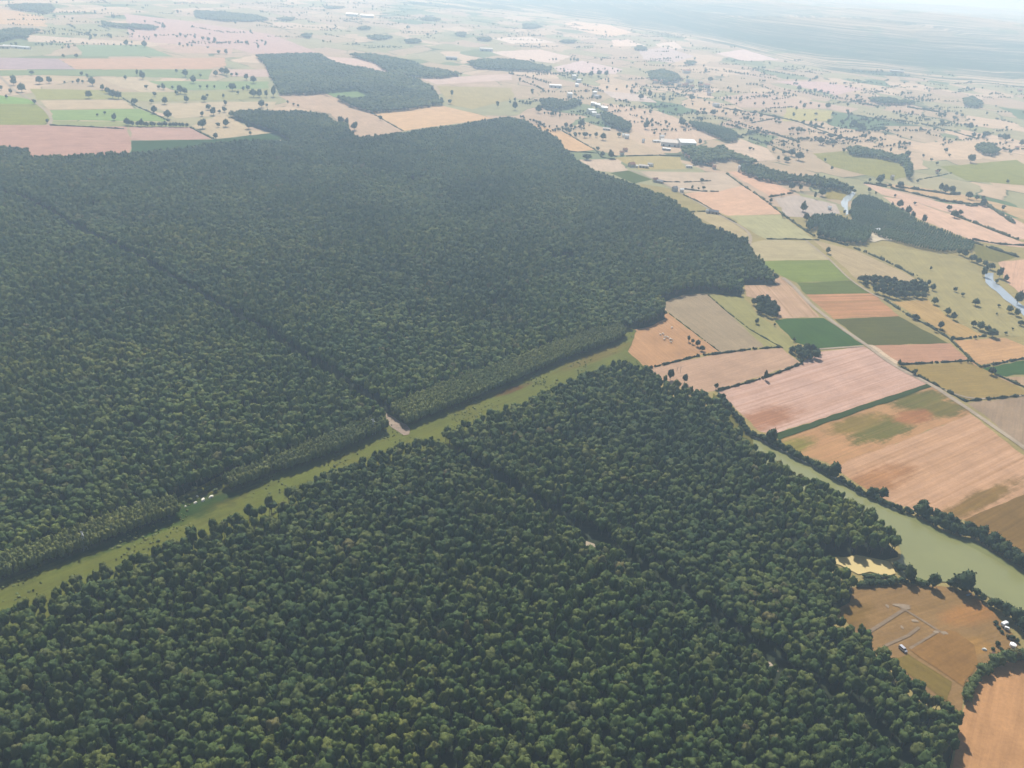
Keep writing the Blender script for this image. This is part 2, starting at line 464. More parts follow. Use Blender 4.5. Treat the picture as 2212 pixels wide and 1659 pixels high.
field("big pale pink ploughed field beside the green river", (205, 171, 148), [(2097, 895), (2212, 984), (2300, 1050), (2240, 1060), (2082, 1123), (1990, 1108), (1900, 1074), (1850, 1044), (1805, 1014), (1834, 993), (1909, 968)], ang=TILL, stripe=.75, alt=(180, 142, 118), spots=[((1880, 1045), 60, 15, TILL, (192, 150, 126), .5), ((2120, 1080), 60, 9, TILL, (160, 136, 106), .4)])
field("dull brown field past the big ploughed field", (150, 128, 98), [(2082, 1123), (2240, 1056), (2320, 1120), (2320, 1260), (2212, 1225), (2150, 1172)], ang=TILL, stripe=.5)
field("large olive meadow right of the farm track", (166, 148, 110), [(1945, 790), (2096, 782), (2132, 799), (2205, 840), (2290, 880), (2290, 846), (2212, 854), (2087, 867), (2010, 826)], stripe=.2)
field("grey fallow field at the right edge", (164, 148, 130), [(2089, 871), (2212, 857), (2290, 848), (2290, 1030), (2212, 974), (2140, 908)], stripe=.5, alt=(182, 162, 142))
field("rosy bare field between track and hedge", (192, 154, 132), [(1880, 747), (2054, 742), (2094, 778), (1942, 786)], stripe=.4)
field("dark green crop right of the pale track", (118, 128, 92), [(1803, 690), (1941, 683), (2049, 742), (1877, 746), (1834, 715)], stripe=.4, alt=(132, 136, 104))
field("bright green crop square below the small round grove", (102, 132, 84), [(1673, 693), (1700, 688), (1779, 687), (1866, 745), (1764, 754), (1719, 740)], stripe=.3, alt=(112, 132, 90))
field("red striped field right of the pale track", (198, 150, 124), [(1741, 636), (1884, 634), (1943, 683), (1800, 689)], ang=((1741, 660), (1900, 656)), stripe=.85, alt=(152, 144, 108), size=1.6)
field("light green crop under the forest tip", (148, 162, 114), [(1640, 568), (1646, 564), (1791, 562), (1838, 605), (1721, 611), (1686, 595)], stripe=.35)
field("deep green crop below the light green crop", (130, 144, 106), [(1721, 611), (1838, 606), (1880, 634), (1741, 636)], stripe=.35)
field("pinkish field left of the pale track", (200, 168, 144), [(1606, 602), (1640, 598), (1686, 598), (1722, 630), (1771, 685), (1680, 688), (1660, 650), (1612, 640)], ang=((1690, 600), (1770, 685)), stripe=.7, alt=(166, 150, 126))
field("tan and olive meadow beside the forest tip", (186, 168, 132), [(1616, 528), (1656, 517), (1741, 521), (1792, 561), (1646, 563), (1621, 552)], stripe=.25)
field("olive meadow left of the long hedge", (180, 170, 132), [(1571, 465), (1686, 464), (1757, 517), (1656, 517), (1628, 503)], stripe=.25)
field("tan meadow between forest and winding lane", (188, 168, 132), [(1488, 461), (1536, 457), (1586, 482), (1620, 507), (1600, 516), (1560, 495)], stripe=.25)
field("large orange stubble field by the lonely hedges", (214, 176, 146), [(1476, 420), (1556, 402), (1606, 403), (1656, 435), (1688, 463), (1571, 466), (1536, 450)], stripe=.25)
field("narrow orange field under the roadside wood", (216, 178, 150), [(1571, 371), (1600, 370), (1660, 388), (1714, 416), (1664, 424)], stripe=.25)
field("beige pasture above the orange stubble", (200, 178, 152), [(1381, 370), (1571, 373), (1600, 402), (1546, 415), (1470, 416), (1426, 395)], stripe=.25)
field("small green crop at the forest's right edge", (130, 148, 124), [(1318, 374), (1356, 368), (1408, 388), (1371, 397)], stripe=.25)
field("tan field wedged against the forest's right edge", (206, 182, 156), [(1250, 345), (1336, 344), (1358, 368), (1321, 372), (1286, 368)], stripe=.25)
field("orange field along the forest's upper right edge", (218, 188, 162), [(1150, 268), (1216, 285), (1286, 324), (1226, 330), (1190, 292)], stripe=.25)
field("olive fallow below the red roofed farm", (190, 178, 150), [(1326, 341), (1400, 336), (1470, 340), (1480, 365), (1380, 367)], stripe=.2)
field("beige pasture behind the village road", (206, 188, 168), [(1260, 262), (1330, 285), (1400, 318), (1440, 334), (1330, 336), (1290, 325), (1216, 285)], stripe=.2)
field("wide beige slope above the white warehouse", (214, 194, 178), [(1300, 222), (1420, 240), (1480, 262), (1560, 300), (1500, 305), (1400, 295), (1330, 270)], stripe=.2)
field("tan meadow along the grove", (186, 164, 130), [(1757, 519), (1851, 542), (1946, 585), (1988, 610), (1930, 606), (1851, 603), (1801, 558)], stripe=.3)
field("wide olive meadow between plantation and blue river", (172, 158, 120), [(1850, 540), (1876, 528), (1966, 540), (2056, 552), (2111, 572), (2126, 610), (2196, 672), (2250, 700), (2250, 730), (2171, 727), (2106, 715), (2046, 665), (2011, 645), (2006, 612), (1951, 585)], stripe=.25, patch=.7)
field("tan meadow below the grove", (192, 162, 124), [(1926, 652), (2006, 648), (2046, 685), (2106, 717), (2131, 725), (2064, 733), (2026, 710)], stripe=.3, alt=(172, 154, 112))
field("orange field right of the long hedge", (200, 162, 128), [(2061, 735), (2171, 730), (2240, 758), (2290, 780), (2212, 774), (2106, 790)], stripe=.3)
field("vivid green crop at the right edge", (104, 134, 72), [(2122, 796), (2212, 779), (2290, 770), (2290, 800), (2174, 814), (2149, 808)], stripe=.3)
field("small tan field at the right edge", (186, 160, 128), [(2160, 818), (2290, 804), (2290, 868), (2212, 838)], stripe=.3)
field("long orange stubble strip behind the plantation", (218, 182, 154), [(1906, 425), (1966, 433), (2056, 465), (2196, 519), (2260, 540), (2156, 529), (2101, 520), (1986, 474)], stripe=.3)
field("orange stubble strip beyond the first hedge", (216, 182, 156), [(1864, 397), (1886, 399), (1956, 418), (2046, 440), (2131, 445), (2250, 500), (2250, 520), (2194, 516), (2056, 461), (1971, 434), (1906, 421)], stripe=.3)
field("beige strip beyond the second hedge", (208, 184, 160), [(1890, 395), (1965, 402), (2071, 418), (2180, 445), (2250, 460), (2250, 490), (2131, 443), (2046, 437), (1956, 415)], stripe=.3)
field("orange field right of the blue river", (212, 172, 142), [(2156, 566), (2290, 552), (2290, 680), (2212, 640), (2171, 606)], stripe=.3)
field("green meadow at the plantation's right end", (150, 154, 112), [(2096, 522), (2196, 555), (2156, 567), (2111, 560)], stripe=.25)
field("grey-green scrub field", (174, 178, 160), [(1756, 332), (1846, 325), (1946, 340), (1966, 380), (1926, 390), (1856, 375), (1796, 360)], stripe=.2, patch=.8)
field("dull green crop at far right", (172, 180, 158), [(2031, 360), (2196, 345), (2260, 385), (2260, 405), (2086, 390)], stripe=.2)
field("green meadow beside the far river bend", (174, 170, 132), [(1795, 405), (1840, 418), (1818, 433), (1780, 428)], stripe=.2)
field("mauve fallow left of the far river bend", (194, 176, 156), [(1671, 428), (1720, 422), (1806, 442), (1815, 462), (1780, 462), (1740, 470), (1700, 468)], stripe=.2)
field("pale stubble beyond the poplar belt", (216, 196, 178), [(1556, 316), (1600, 300), (1660, 322), (1676, 345), (1620, 350)], stripe=.2)
field("long pale field beyond the scrub", (220, 200, 182), [(1951, 312), (2056, 305), (2131, 306), (2161, 330), (2106, 345), (2031, 345)], stripe=.2)
# meadow and field at the lower right
MT = ((1811, 1325), (1930, 1290))
field("dry brown meadow with the parked van, enclosed by forest and river", (158, 135, 108), [(1790, 1305), (1840, 1270), (1942, 1262), (2029, 1266), (2094, 1276), (2149, 1325), (2200, 1385), (2195, 1425), (2150, 1440), (2110, 1460), (2080, 1500), (2078, 1540), (2040, 1520), (1926, 1445), (1876, 1395)], ang=MT, stripe=.35, alt=(154, 130, 102), spots=[((2110, 1320), 30, 10, MT, (186, 140, 108), .5), ((1830, 1330), 22, 10, MT, (148, 124, 88), .5), ((2100, 1398), 16, 8, MT, (182, 146, 110), .4)])
field("orange-brown ploughed plot in the dry meadow", (168, 130, 95), [(1964, 1404), (2041, 1361), (2064, 1364), (2104, 1394), (2112, 1434), (2080, 1484), (2009, 1436)], ang=((1964, 1404), (2041, 1361)), z=.44, stripe=.25)
field("green grass corner of the dry meadow", (140, 126, 82), [(1930, 1424), (1961, 1414), (2056, 1474), (2045, 1515), (1985, 1475), (1936, 1440)], ang=((1961, 1414), (2056, 1474)), z=.44, stripe=.2, alt=(122, 124, 70))
field("rosy bare field in the lower right corner", (197, 156, 124), [(2320, 1400), (2195, 1425), (2150, 1440), (2104, 1480), (2078, 1540), (2060, 1640), (2030, 1760), (2400, 1760), (2400, 1400)], ang=((2085, 1560), (2060, 1659)), stripe=.25, patch=.7)
# far fields on the left
H0 = ((0, 270), (270, 272))
field("mauve-pink ploughed field at the forest's far left edge", (198, 170, 160), [(-60, 270), (0, 270), (270, 273), (284, 300), (282, 336), (60, 338), (-60, 318)], ang=H0, stripe=.5)
field("second pink field under the tree row", (200, 174, 164), [(280, 275), (410, 275), (457, 301), (284, 303)], ang=H0, stripe=.4)
field("dark green crop along the forest's far edge", (120, 146, 136), [(284, 304), (465, 302), (590, 287), (630, 300), (530, 308), (450, 314), (282, 336)], ang=H0, stripe=.3)
field("tan pasture dotted with dark trees", (204, 188, 166), [(412, 273), (480, 245), (550, 282), (590, 287), (470, 300)], stripe=.25)
field("light green crop by the curved lane", (168, 188, 164), [(108, 238), (300, 235), (366, 260), (350, 263), (114, 260)], ang=H0, stripe=.5, alt=(156, 178, 158))
field("olive band under the light green crop", (176, 184, 164), [(114, 261), (350, 264), (410, 274), (280, 274), (108, 272)], ang=H0, stripe=.4)
field("olive-green field left of the curved lane", (172, 180, 154), [(-60, 225), (85, 225), (110, 255), (100, 270), (-60, 270)], ang=H0, stripe=.3)
field("bright green crop left of the curved lane", (166, 192, 164), [(-60, 205), (0, 206), (65, 215), (80, 224), (-60, 224)], ang=H0, stripe=.3)
field("tan strip inside the curved lane", (208, 192, 172), [(85, 217), (260, 215), (290, 235), (105, 236)], ang=H0, stripe=.3)
field("olive strip above the tan strip", (184, 188, 168), [(65, 192), (230, 195), (265, 214), (80, 216)], ang=H0, stripe=.4)
field("small tan field between two dark trees", (208, 194, 176), [(90, 162), (185, 165), (200, 175), (95, 175)], ang=H0, stripe=.3)
field("tan field with a diagonal ditch", (210, 196, 178), [(215, 167), (300, 167), (380, 198), (310, 200), (260, 188)], stripe=.3)
field("olive pasture left of the dark square wood", (186, 190, 174), [(200, 200), (380, 199), (580, 192), (576, 214), (320, 220), (270, 215)], ang=H0, stripe=.4)
field("tan pasture left of the dark square wood", (206, 192, 172), [(325, 225), (480, 220), (598, 220), (590, 235), (480, 250), (380, 256)], ang=H0, stripe=.3)
field("green strip left of the dark square wood", (172, 190, 176), [(320, 175), (580, 176), (580, 191), (380, 196), (330, 180)], ang=H0, stripe=.4)
field("long green band across the far left", (172, 188, 178), [(-60, 152), (0, 152), (300, 150), (460, 150), (450, 172), (310, 166), (85, 162), (-60, 166)], ang=H0, stripe=.4)
field("long salmon band across the far left", (214, 190, 178), [(125, 127), (485, 125), (488, 143), (450, 149), (165, 150)], ang=H0, stripe=.3)
field("mauve field at the far left edge", (198, 186, 186), [(-60, 124), (125, 127), (165, 150), (30, 150), (-60, 150)], ang=H0, stripe=.3)
field("blue-green crop below the lone tree", (178, 196, 190), [(165, 97), (310, 97), (375, 122), (180, 122)], ang=H0, stripe=.3)
field("pink field right of the lone tree", (214, 196, 188), [(330, 95), (505, 105), (500, 117), (380, 114)], ang=H0, stripe=.3)
field("pale tan strip at the far left", (222, 208, 196), [(55, 75), (280, 90), (285, 97), (190, 95), (60, 90)], ang=H0, stripe=.3)
field("wide pale pink field beyond the lone tree", (216, 200, 196), [(270, 30), (400, 45), (590, 75), (690, 115), (550, 117), (505, 105), (330, 92), (280, 85)], ang=H0, stripe=.2)
field("pale peach field in the far left corner", (224, 206, 194), [(-40, 12), (95, 35), (100, 58), (-40, 50)], ang=H0, stripe=.2)
field("pink field left of the dark square wood's corner", (212, 194, 186), [(495, 150), (580, 150), (582, 166), (500, 165)], ang=H0, stripe=.2)
field("pale pink wedge between the two far woods", (224, 204, 194), [(700, 122), (790, 128), (848, 158), (800, 152), (735, 140)], stripe=.2)
field("mauve fallow below the dark square wood", (206, 186, 170), [(600, 205), (700, 200), (762, 229), (800, 242), (872, 284), (780, 300), (752, 285), (715, 246), (640, 232)], stripe=.3)
field("pale orange field below the dark square wood", (220, 192, 168), [(803, 243), (955, 228), (1066, 256), (872, 283)], stripe=.25)
field("pale pink strip right of the dark square wood", (220, 202, 192), [(905, 170), (1106, 160), (1106, 173), (945, 183)], stripe=.2)
field("dull olive field right of the dark square wood", (196, 192, 178), [(945, 186), (1106, 190), (1110, 214), (1020, 236), (970, 226)], stripe=.2)
for i, (poly, c) in enumerate([
    ([(1218, 50), (1276, 42), (1366, 70), (1316, 80), (1240, 64)], (240, 224, 216)), ([(1321, 87), (1356, 85), (1396, 100), (1326, 100)], (240, 224, 214)),
    ([(1060, 82), (1146, 80), (1201, 92), (1106, 95)], (238, 224, 214)), ([(1196, 145), (1256, 131), (1346, 150), (1330, 160), (1206, 155)], (226, 210, 204)),
    ([(1060, 112), (1166, 107), (1231, 122), (1196, 137), (1106, 127)], (232, 216, 206)), ([(1546, 115), (1606, 107), (1686, 130), (1606, 132)], (234, 220, 216)),
    ([(1416, 95), (1456, 90), (1476, 105), (1426, 107)], (238, 224, 216)), ([(1671, 175), (1781, 177), (1866, 192), (1806, 205)], (222, 204, 200)),
    ([(1551, 210), (1636, 200), (1856, 235), (1831, 245), (1781, 235), (1600, 232)], (212, 196, 186)), ([(1300, 196), (1390, 205), (1420, 222), (1330, 216)], (218, 204, 194)),
    ([(1380, 108), (1440, 103), (1500, 122), (1450, 136), (1390, 128)], (222, 212, 208)), ([(1700, 232), (1800, 240), (1790, 262), (1690, 262)], (204, 202, 182))]):
    field("far pale field " + ("below the ridge", "near the hamlet", "beyond the woods", "in the bright middle distance")[i % 4], c, poly, stripe=.15)

# forest floor sheets, ride, tracks, water
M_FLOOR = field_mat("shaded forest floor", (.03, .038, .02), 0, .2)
for q_ in ([(1266, 1170), (1284, 1176), (1288, 1190), (1272, 1188), (1262, 1180)], [(1650, 1428), (1664, 1432), (1682, 1452), (1668, 1452)]):
    sheet("bare_earth", q_, .5, field_mat("dry leaf litter", (.34, .28, .2), .3, .3), "pale open ground where the forest track shows through the canopy")
M_TRACK = field_mat("pale dusty track", (.31, .25, .18), 0, .2)
M_GRAVEL = field_mat("pinkish gravel", (.29, .22, .165), 0, .2)
RIDE = [(-60, 1240), (0, 1215), (150, 1160), (385, 1075), (495, 1020), (600, 985), (845, 890), (1000, 840), (1106, 795), (1256, 738), (1340, 700), (1375, 715), (1356, 760), (1400, 800), (1340, 830), (1231, 870), (1106, 930), (975, 985), (880, 1015), (800, 1045), (625, 1125), (425, 1215), (250, 1290), (75, 1365), (-60, 1415)]
RA = ((0, 1265), (1340, 745))
field("mown grass ride cut straight through the forest", (122, 134, 70), RIDE, ang=RA, z=.5, stripe=.3, alt=(128, 128, 80), name="grass_ride", patch=.8,
      spots=[((470, 1078), 26, 12, RA, (118, 116, 92), .6), ((1110, 842), 22, 5, RA, (128, 112, 80), .5), ((1290, 770), 60, 9, RA, (140, 134, 92), .5), ((330, 1135), 70, 12, RA, (92, 116, 52), .5)])
sheet("gravel_track", [(834, 893), (852, 903), (886, 928), (884, 940), (872, 942), (836, 916)], .7, M_GRAVEL, "pinkish gravel crossing on the grass ride")
path("road", [(1690, 600), (1706, 609), (1721, 625), (1739, 648), (1797, 695), (1871, 745), (1934, 793), (2009, 829), (2089, 882), (2159, 930), (2212, 968), (2300, 1030)], 5.5, .48, M_TRACK, "long pale dusty farm track between the fields")
path("road", [(1866, 748), (1764, 755)], 3.0, .485, M_TRACK, "short pale track below the bright green crop square")
sheet("road", [(1872, 745), (1885, 746), (1940, 782), (1936, 793), (1915, 780)], .47, field_mat("bare sandy verge", (.46, .35, .24), .5, .3), "bare sandy verge widening beside the farm track")
path("road", [(1609, 553), (1620, 526), (1623, 508), (1606, 492), (1546, 460), (1496, 430), (1476, 420), (1441, 400), (1390, 378), (1362, 368)], 4.5, .48, M_TRACK, "winding pale lane along the forest's right edge")
path("road", [(1741, 520), (1791, 560), (1836, 605), (1884, 637), (1926, 655)], 3.0, .485, M_TRACK, "faint track along the green crops")
path("road", [(-20, 150), (0, 165), (30, 195), (75, 220), (100, 240), (112, 257), (108, 270)], 5.5, .48, M_TRACK, "curved pale lane at the far left")
path("road", [(2012, 829), (2087, 866), (2212, 855)], 2.6, .49, M_TRACK, "pale verge below the olive meadow")
for line, w in (([(1878, 1365), (1940, 1325), (1962, 1312)], 2.2), ([(1912, 1396), (1962, 1374), (1985, 1356)], 1.8), ([(1965, 1402), (2024, 1366)], 1.4), ([(1936, 1308), (1962, 1314), (1990, 1345), (2040, 1372)], 1.6)):
    path("path", line, w, .47 + .004 * len(line) + .002 * w, field_mat("trodden straw track", (.205, .150, .098), 0, .2), "worn straw coloured track in the dry meadow")
for pxy, rx, ry in (((1946, 1309), 5, 1.5), ((1955, 1314), 3, 1.4), ((1976, 1342), 2.6, 1.3), ((2022, 1366), 2, 1.2), ((2040, 1368), 2.2, 1.5), ((1916, 1310), 1, 1.6), ((1948, 1356), .8, 1.4)):
    c = G(*pxy); n = 11
    V = [(c[0] + rx * math.cos(a) * R.uniform(.7, 1.2), c[1] + ry * math.sin(a) * R.uniform(.7, 1.2), .50 + .004 * (rx + ry)) for a in np.linspace(0, 2 * math.pi, n, endpoint=False)]
    link("bare_earth", mesh_from("bare_earth", V, [tuple(range(n))], [field_mat("scraped chalky earth", (.26, .20, .14), 0, .2)]), kind='structure', label="patch of scraped chalky earth in the dry meadow")

def water_mat(name, col, rough):
    m, nt, b = new_mat(name)
    flat = mapped(nt, 0, (1, 1, 1))
    n = ramp(nt, noise(nt, flat, .03, 4, .6), [(.3, mul(col, .93)), (.7, mul(col, 1.07))])
    nt.links.new(n, b.inputs['Base Color'])
    b.inputs['Roughness'].default_value = rough
    b.inputs['Specular IOR Level'].default_value = .5
    bp = nd(nt, "ShaderNodeBump"); bp.inputs['Strength'].default_value = .15; bp.inputs['Distance'].default_value = .2
    nt.links.new(noise(nt, flat, .8, 3, .6), bp.inputs['Height']); nt.links.new(bp.outputs[0], b.inputs['Normal'])
    return m
RIVER = [(1622, 944), (1634, 985), (1680, 1030), (1730, 1060), (1800, 1105), (1865, 1145), (1905, 1165), (1942, 1180), (1946, 1206), (1932, 1218), (1938, 1240), (1971, 1256), (2009, 1258), (2049, 1258), (2109, 1272), (2154, 1302), (2201, 1330), (2300, 1400), (2300, 1290), (2212, 1229), (2171, 1209), (2096, 1163), (2059, 1158), (1984, 1125), (1956, 1108), (1884, 1073), (1799, 1027), (1746, 997), (1671, 965), (1635, 942)]
field("green river bank below the hedge", (128, 130, 92), [(1540, 850), (1562, 866), (1600, 912), (1640, 945), (1700, 985), (1800, 1035), (1900, 1090), (1960, 1118), (1975, 1135), (1800, 1045), (1690, 990), (1640, 965), (1600, 985), (1530, 900)], z=.44, stripe=.2, name="grass_bank")
sheet("river", RIVER, .55, water_mat("milky green water", (.190, .194, .075), .2), "wide milky green river bending out of the photo")
# algae-green shallows along the right bank
def bank_strip(line, w, mat, name, label):
    return path(name, line, w, .60, mat, label, .5)
bank_strip([(1960, 1114), (1984, 1131), (2040, 1156), (2059, 1163), (2096, 1170), (2171, 1216), (2212, 1238), (2260, 1275)], 5, water_mat("algae green shallows", (.150, .158, .05), .35), "river_shallows", "algae green shallows along the tree lined bank")
sheet("pond", [(1796, 1216), (1812, 1206), (1849, 1200), (1880, 1206), (1919, 1214), (1934, 1240), (1915, 1246), (1879, 1236), (1854, 1242), (1831, 1230), (1815, 1222)], .56, water_mat("sandy yellow water", (.46, .35, .13), .6), "sandy yellow backwater beside the forest tip")
sheet("river", [(1816, 437), (1822, 428), (1836, 420), (1842, 414), (1848, 418), (1842, 426), (1832, 436), (1831, 450), (1834, 462), (1826, 466), (1824, 450), (1818, 446)], .5, water_mat("sky blue water", (.40, .44, .46), .08), "far bluish river bend beside the plantation")
sheet("river", [(2128, 590), (2146, 590), (2146, 606), (2165, 622), (2190, 645), (2220, 668), (2260, 690), (2260, 712), (2212, 684), (2181, 655), (2140, 622), (2128, 610)], .5, water_mat("slate blue water", (.30, .34, .38), .08), "slate blue river stretch at the right edge")

# ------------------------------------------------------------------ trees
def crown_mesh(name, seed, rad, zc, hh, mat, lobes=13, cards=260, card=.55, jag=.10, cone=False, sub=3, extra=None):
    """lumpy crown: union of lobes as one star-shaped surface, broken up with loose leaf sprays"""
    rng = np.random.default_rng(seed)
    bm = bmesh.new(); bmesh.ops.create_icosphere(bm, subdivisions=sub, radius=1)
    D = np.array([v.co[:] for v in bm.verts]); F = [[v.index for v in f.verts] for f in bm.faces]; bm.free()
    r = np.full(len(D), .60)
    for k in range(lobes):
        a = rng.uniform(0, 6.283); zz = rng.uniform(-.35, 1.0)
        q = math.sqrt(max(0, 1 - zz * zz)); c = np.array([q * math.cos(a), q * math.sin(a), zz]) * rng.uniform(.45, .66)
        rho = rng.uniform(.28, .46)
        dc = D @ c; disc = rho * rho - c @ c + dc * dc
        r = np.maximum(r, np.where(disc > 0, dc + np.sqrt(np.maximum(0, disc)), 0))
    r *= 1 + rng.normal(0, jag, len(D)).clip(-.22, .22)
    P = D * r[:, None]
    if cone:
        t = (P[:, 2] + 1) / 2
        k = np.clip(1.15 - 1.0 * t, .06, 1.2)
        P[:, 0] *= k; P[:, 1] *= k
    P[:, 2] = np.where(P[:, 2] < 0, P[:, 2] * .75, P[:, 2])
    V = P * np.array([rad, rad, hh]) + np.array([0, 0, zc])
    V = list(V); F = list(F)
    base = len(V)
    ids = rng.choice(len(D), cards)
    for i in ids:
        o = V[i] + (V[i] - np.array([0, 0, zc])) * rng.uniform(-.06, .10)
        u = rng.normal(0, 1, 3); u /= np.linalg.norm(u); w = rng.normal(0, 1, 3); w -= u * (w @ u); w /= np.linalg.norm(w)
        s = card * rng.uniform(.6, 1.3)
        n = len(V)
        V += [o + u * s, o + w * s * .7, o - u * s * .8, o - w * s * .6]
        F.append((n, n + 1, n + 2, n + 3))
    sm = np.zeros(len(F), bool)
    me = mesh_from(name, V, F, [mat])
    me.polygons.foreach_set("use_smooth", [i < len(F) - cards for i in range(len(F))]); me.update()
    return me

def trunk_mesh(name, h, r, seed=0, mat=None):
    rng = np.random.default_rng(seed); V = []; F = []
    def limb(p, q, r0, r1, seg=6):
        p = np.array(p, float); q = np.array(q, float); n0 = len(V); d = q - p; d /= np.linalg.norm(d)
        a = np.cross(d, [.3, .9, .1]); a /= np.linalg.norm(a); b = np.cross(d, a)
        rings = 3
        for k in range(rings):
            t = k / (rings - 1); c = p + (q - p) * t + (rng.normal(0, .06, 3) if 0 < k < rings - 1 else 0); rr = r0 + (r1 - r0) * t
            for s in range(seg):
                an = 6.283 * s / seg; V.append(c + (a * math.cos(an) + b * math.sin(an)) * rr)
        for k in range(rings - 1):
            for s in range(seg):
                F.append((n0 + k * seg + s, n0 + k * seg + (s + 1) % seg, n0 + (k + 1) * seg + (s + 1) % seg, n0 + (k + 1) * seg + s))
        F.append(tuple(n0 + (rings - 1) * seg + s for s in range(seg)))
    limb((0, 0, -.3), (0, 0, h * .6), r, r * .65)
    for k in range(5):
        a = k * 1.26 + rng.uniform(-.3, .3)
        limb((0, 0, h * rng.uniform(.35, .58)), (math.cos(a) * h * .22, math.sin(a) * h * .22, h * rng.uniform(.75, .95)), r * .45, r * .12, 5)
    return mesh_from(name, V, F, [mat or M_BARK])

M_LEAF_S = leaf_mat("forest leaves darkened against haze", [(.036, .062, .019), (.050, .080, .022), (.064, .092, .024), (.080, .100, .026), (.092, .108, .029)])  # forest leaves again, darkened partly to offset the haze veiling the near crowns
NV = 9
CROWN = [crown_mesh("crown", 100 + i, R.uniform(3.3, 3.9), 8.2, R.uniform(4.2, 5.2), M_LEAF, lobes=R.randint(11, 17), cards=210, card=.42, jag=.06) for i in range(NV)]
TRUNK = trunk_mesh("trunk", 9.0, .28, 5)
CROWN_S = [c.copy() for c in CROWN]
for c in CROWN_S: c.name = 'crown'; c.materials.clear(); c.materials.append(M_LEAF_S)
# solitary trees: crown reaches low, 8 m wide, 8 m tall
LONE = [crown_mesh("crown", 200 + i, 4.0, 4.2, R.uniform(4.0, 4.8), M_FIELD_LEAF, lobes=R.randint(10, 15)) for i in range(6)]
LONE_TRUNK = trunk_mesh("trunk", 5.2, .3, 9)
LIGHT = [crown_mesh("crown", 240 + i, 4.0, 4.2, R.uniform(4.0, 4.8), M_LIGHT, lobes=R.randint(10, 15)) for i in range(3)]
CONE = [crown_mesh("crown", 260 + i, 2.2, 5.5, 6.0, M_FIELD_LEAF, lobes=9, cone=True) for i in range(3)]

def joined(name, crown, trunk):
    """crown and trunk of a small far tree as one mesh"""
    V = [v.co[:] for v in crown.vertices]; F = [tuple(p.vertices) for p in crown.polygons]; n = len(V); k = len(F)
    V += [v.co[:] for v in trunk.vertices]; F += [tuple(i + n for i in p.vertices) for p in trunk.polygons]
    return mesh_from(name, V, F, [crown.materials[0], trunk.materials[0]], [0] * k + [1] * (len(F) - k))
SMALL = [crown_mesh("crown", 300 + i, 4.0, 4.2, R.uniform(4.0, 4.8), M_FIELD_LEAF, lobes=9, cards=60, card=.9, sub=2) for i in range(6)]
SMALL = [joined("field_tree", c, LONE_TRUNK) for c in SMALL]

# ------------------------------------------------------------------ woods
def place_points(poly, spacing, z=9.0, jit=.42, avoid=(), holes=(), seed=1, inset=0.0, front=None):
    P = np.array([G(*p, z) for p in poly])
    lo, hi = P.min(0), P.max(0)
    xs = np.arange(lo[0], hi[0], spacing); ys = np.arange(lo[1], hi[1], spacing * .866)
    X, Y = np.meshgrid(xs, ys)
    X = X + (np.arange(len(ys)) % 2)[:, None] * spacing / 2
    rng = np.random.default_rng(seed)
    pts = np.stack([X.ravel(), Y.ravel()], 1) + rng.uniform(-jit, jit, (X.size, 2)) * spacing
    pts = pts[inpoly(pts, P)]
    if front:      # the edge facing the ride stands back by the full tree height
        P2 = np.array([G(*p, front) for p in poly]); q = PROJ(np.c_[pts, np.full(len(pts), z)])
        pts = pts[inpoly(pts, P2) | (q[:, 0] > 1390)]
    if inset: pts = pts[dist_line(pts, list(P) + [P[0]]) > inset]
    for line, w in avoid:
        L = [G(*p) for p in line]
        pts = pts[dist_line(pts, L) > w]
    for h, hz in holes:
        pts = pts[~inpoly(pts, [G(*p, hz) for p in h])]
    q = PROJ(np.c_[pts, np.full(len(pts), z)])
    ok = (q[:, 0] > -130) & (q[:, 0] < 2340) & (q[:, 1] < 1800)
    return pts[ok]

def wood_group(sources):
    """node group: a tree (crown + trunk) of one of the given kinds on every point"""
    ng = bpy.data.node_groups.new("wood", 'GeometryNodeTree')
    ng.interface.new_socket("Geometry", in_out='INPUT', socket_type='NodeSocketGeometry')
    ng.interface.new_socket("Geometry", in_out='OUTPUT', socket_type='NodeSocketGeometry')
    N = ng.nodes; L = ng.links
    gi = N.new("NodeGroupInput"); go = N.new("NodeGroupOutput")
    iop = N.new("GeometryNodeInstanceOnPoints"); iop.inputs['Pick Instance'].default_value = True
    jn = N.new("GeometryNodeJoinGeometry")
    for crown, trunk in reversed(sources):
        j2 = N.new("GeometryNodeJoinGeometry")
        for ob in (crown, trunk):
            if ob is None: continue
            oi = N.new("GeometryNodeObjectInfo"); oi.transform_space = 'ORIGINAL'; oi.inputs['Object'].default_value = ob
            L.new(oi.outputs['Geometry'], j2.inputs[0])
        g = N.new("GeometryNodeGeometryToInstance"); L.new(j2.outputs[0], g.inputs[0]); L.new(g.outputs[0], jn.inputs[0])
    def attr(name, t):
        a = N.new("GeometryNodeInputNamedAttribute"); a.data_type = t; a.inputs['Name'].default_value = name
        return [o for o in a.outputs if o.enabled and o.name == 'Attribute'][0]
    L.new(gi.outputs[0], iop.inputs['Points']); L.new(jn.outputs[0], iop.inputs['Instance'])
    L.new(attr("kind_index", 'INT'), iop.inputs['Instance Index'])
    L.new(attr("size", 'FLOAT_VECTOR'), iop.inputs['Scale'])
    cx = N.new("ShaderNodeCombineXYZ"); L.new(attr("turn", 'FLOAT'), cx.inputs[2])
    L.new(cx.outputs[0], iop.inputs['Rotation'])
    L.new(iop.outputs[0], go.inputs[0])
    return ng

def low_noise(p, k=.02, seed=0):
    rng = np.random.default_rng(seed); s = 0
    for i in range(6):
        a = rng.uniform(0, 6.28); f = k * rng.uniform(.5, 1.8); ph = rng.uniform(0, 6.28)
        s = s + np.sin((p[:, 0] * math.cos(a) + p[:, 1] * math.sin(a)) * f + ph)
    return s / 3.0

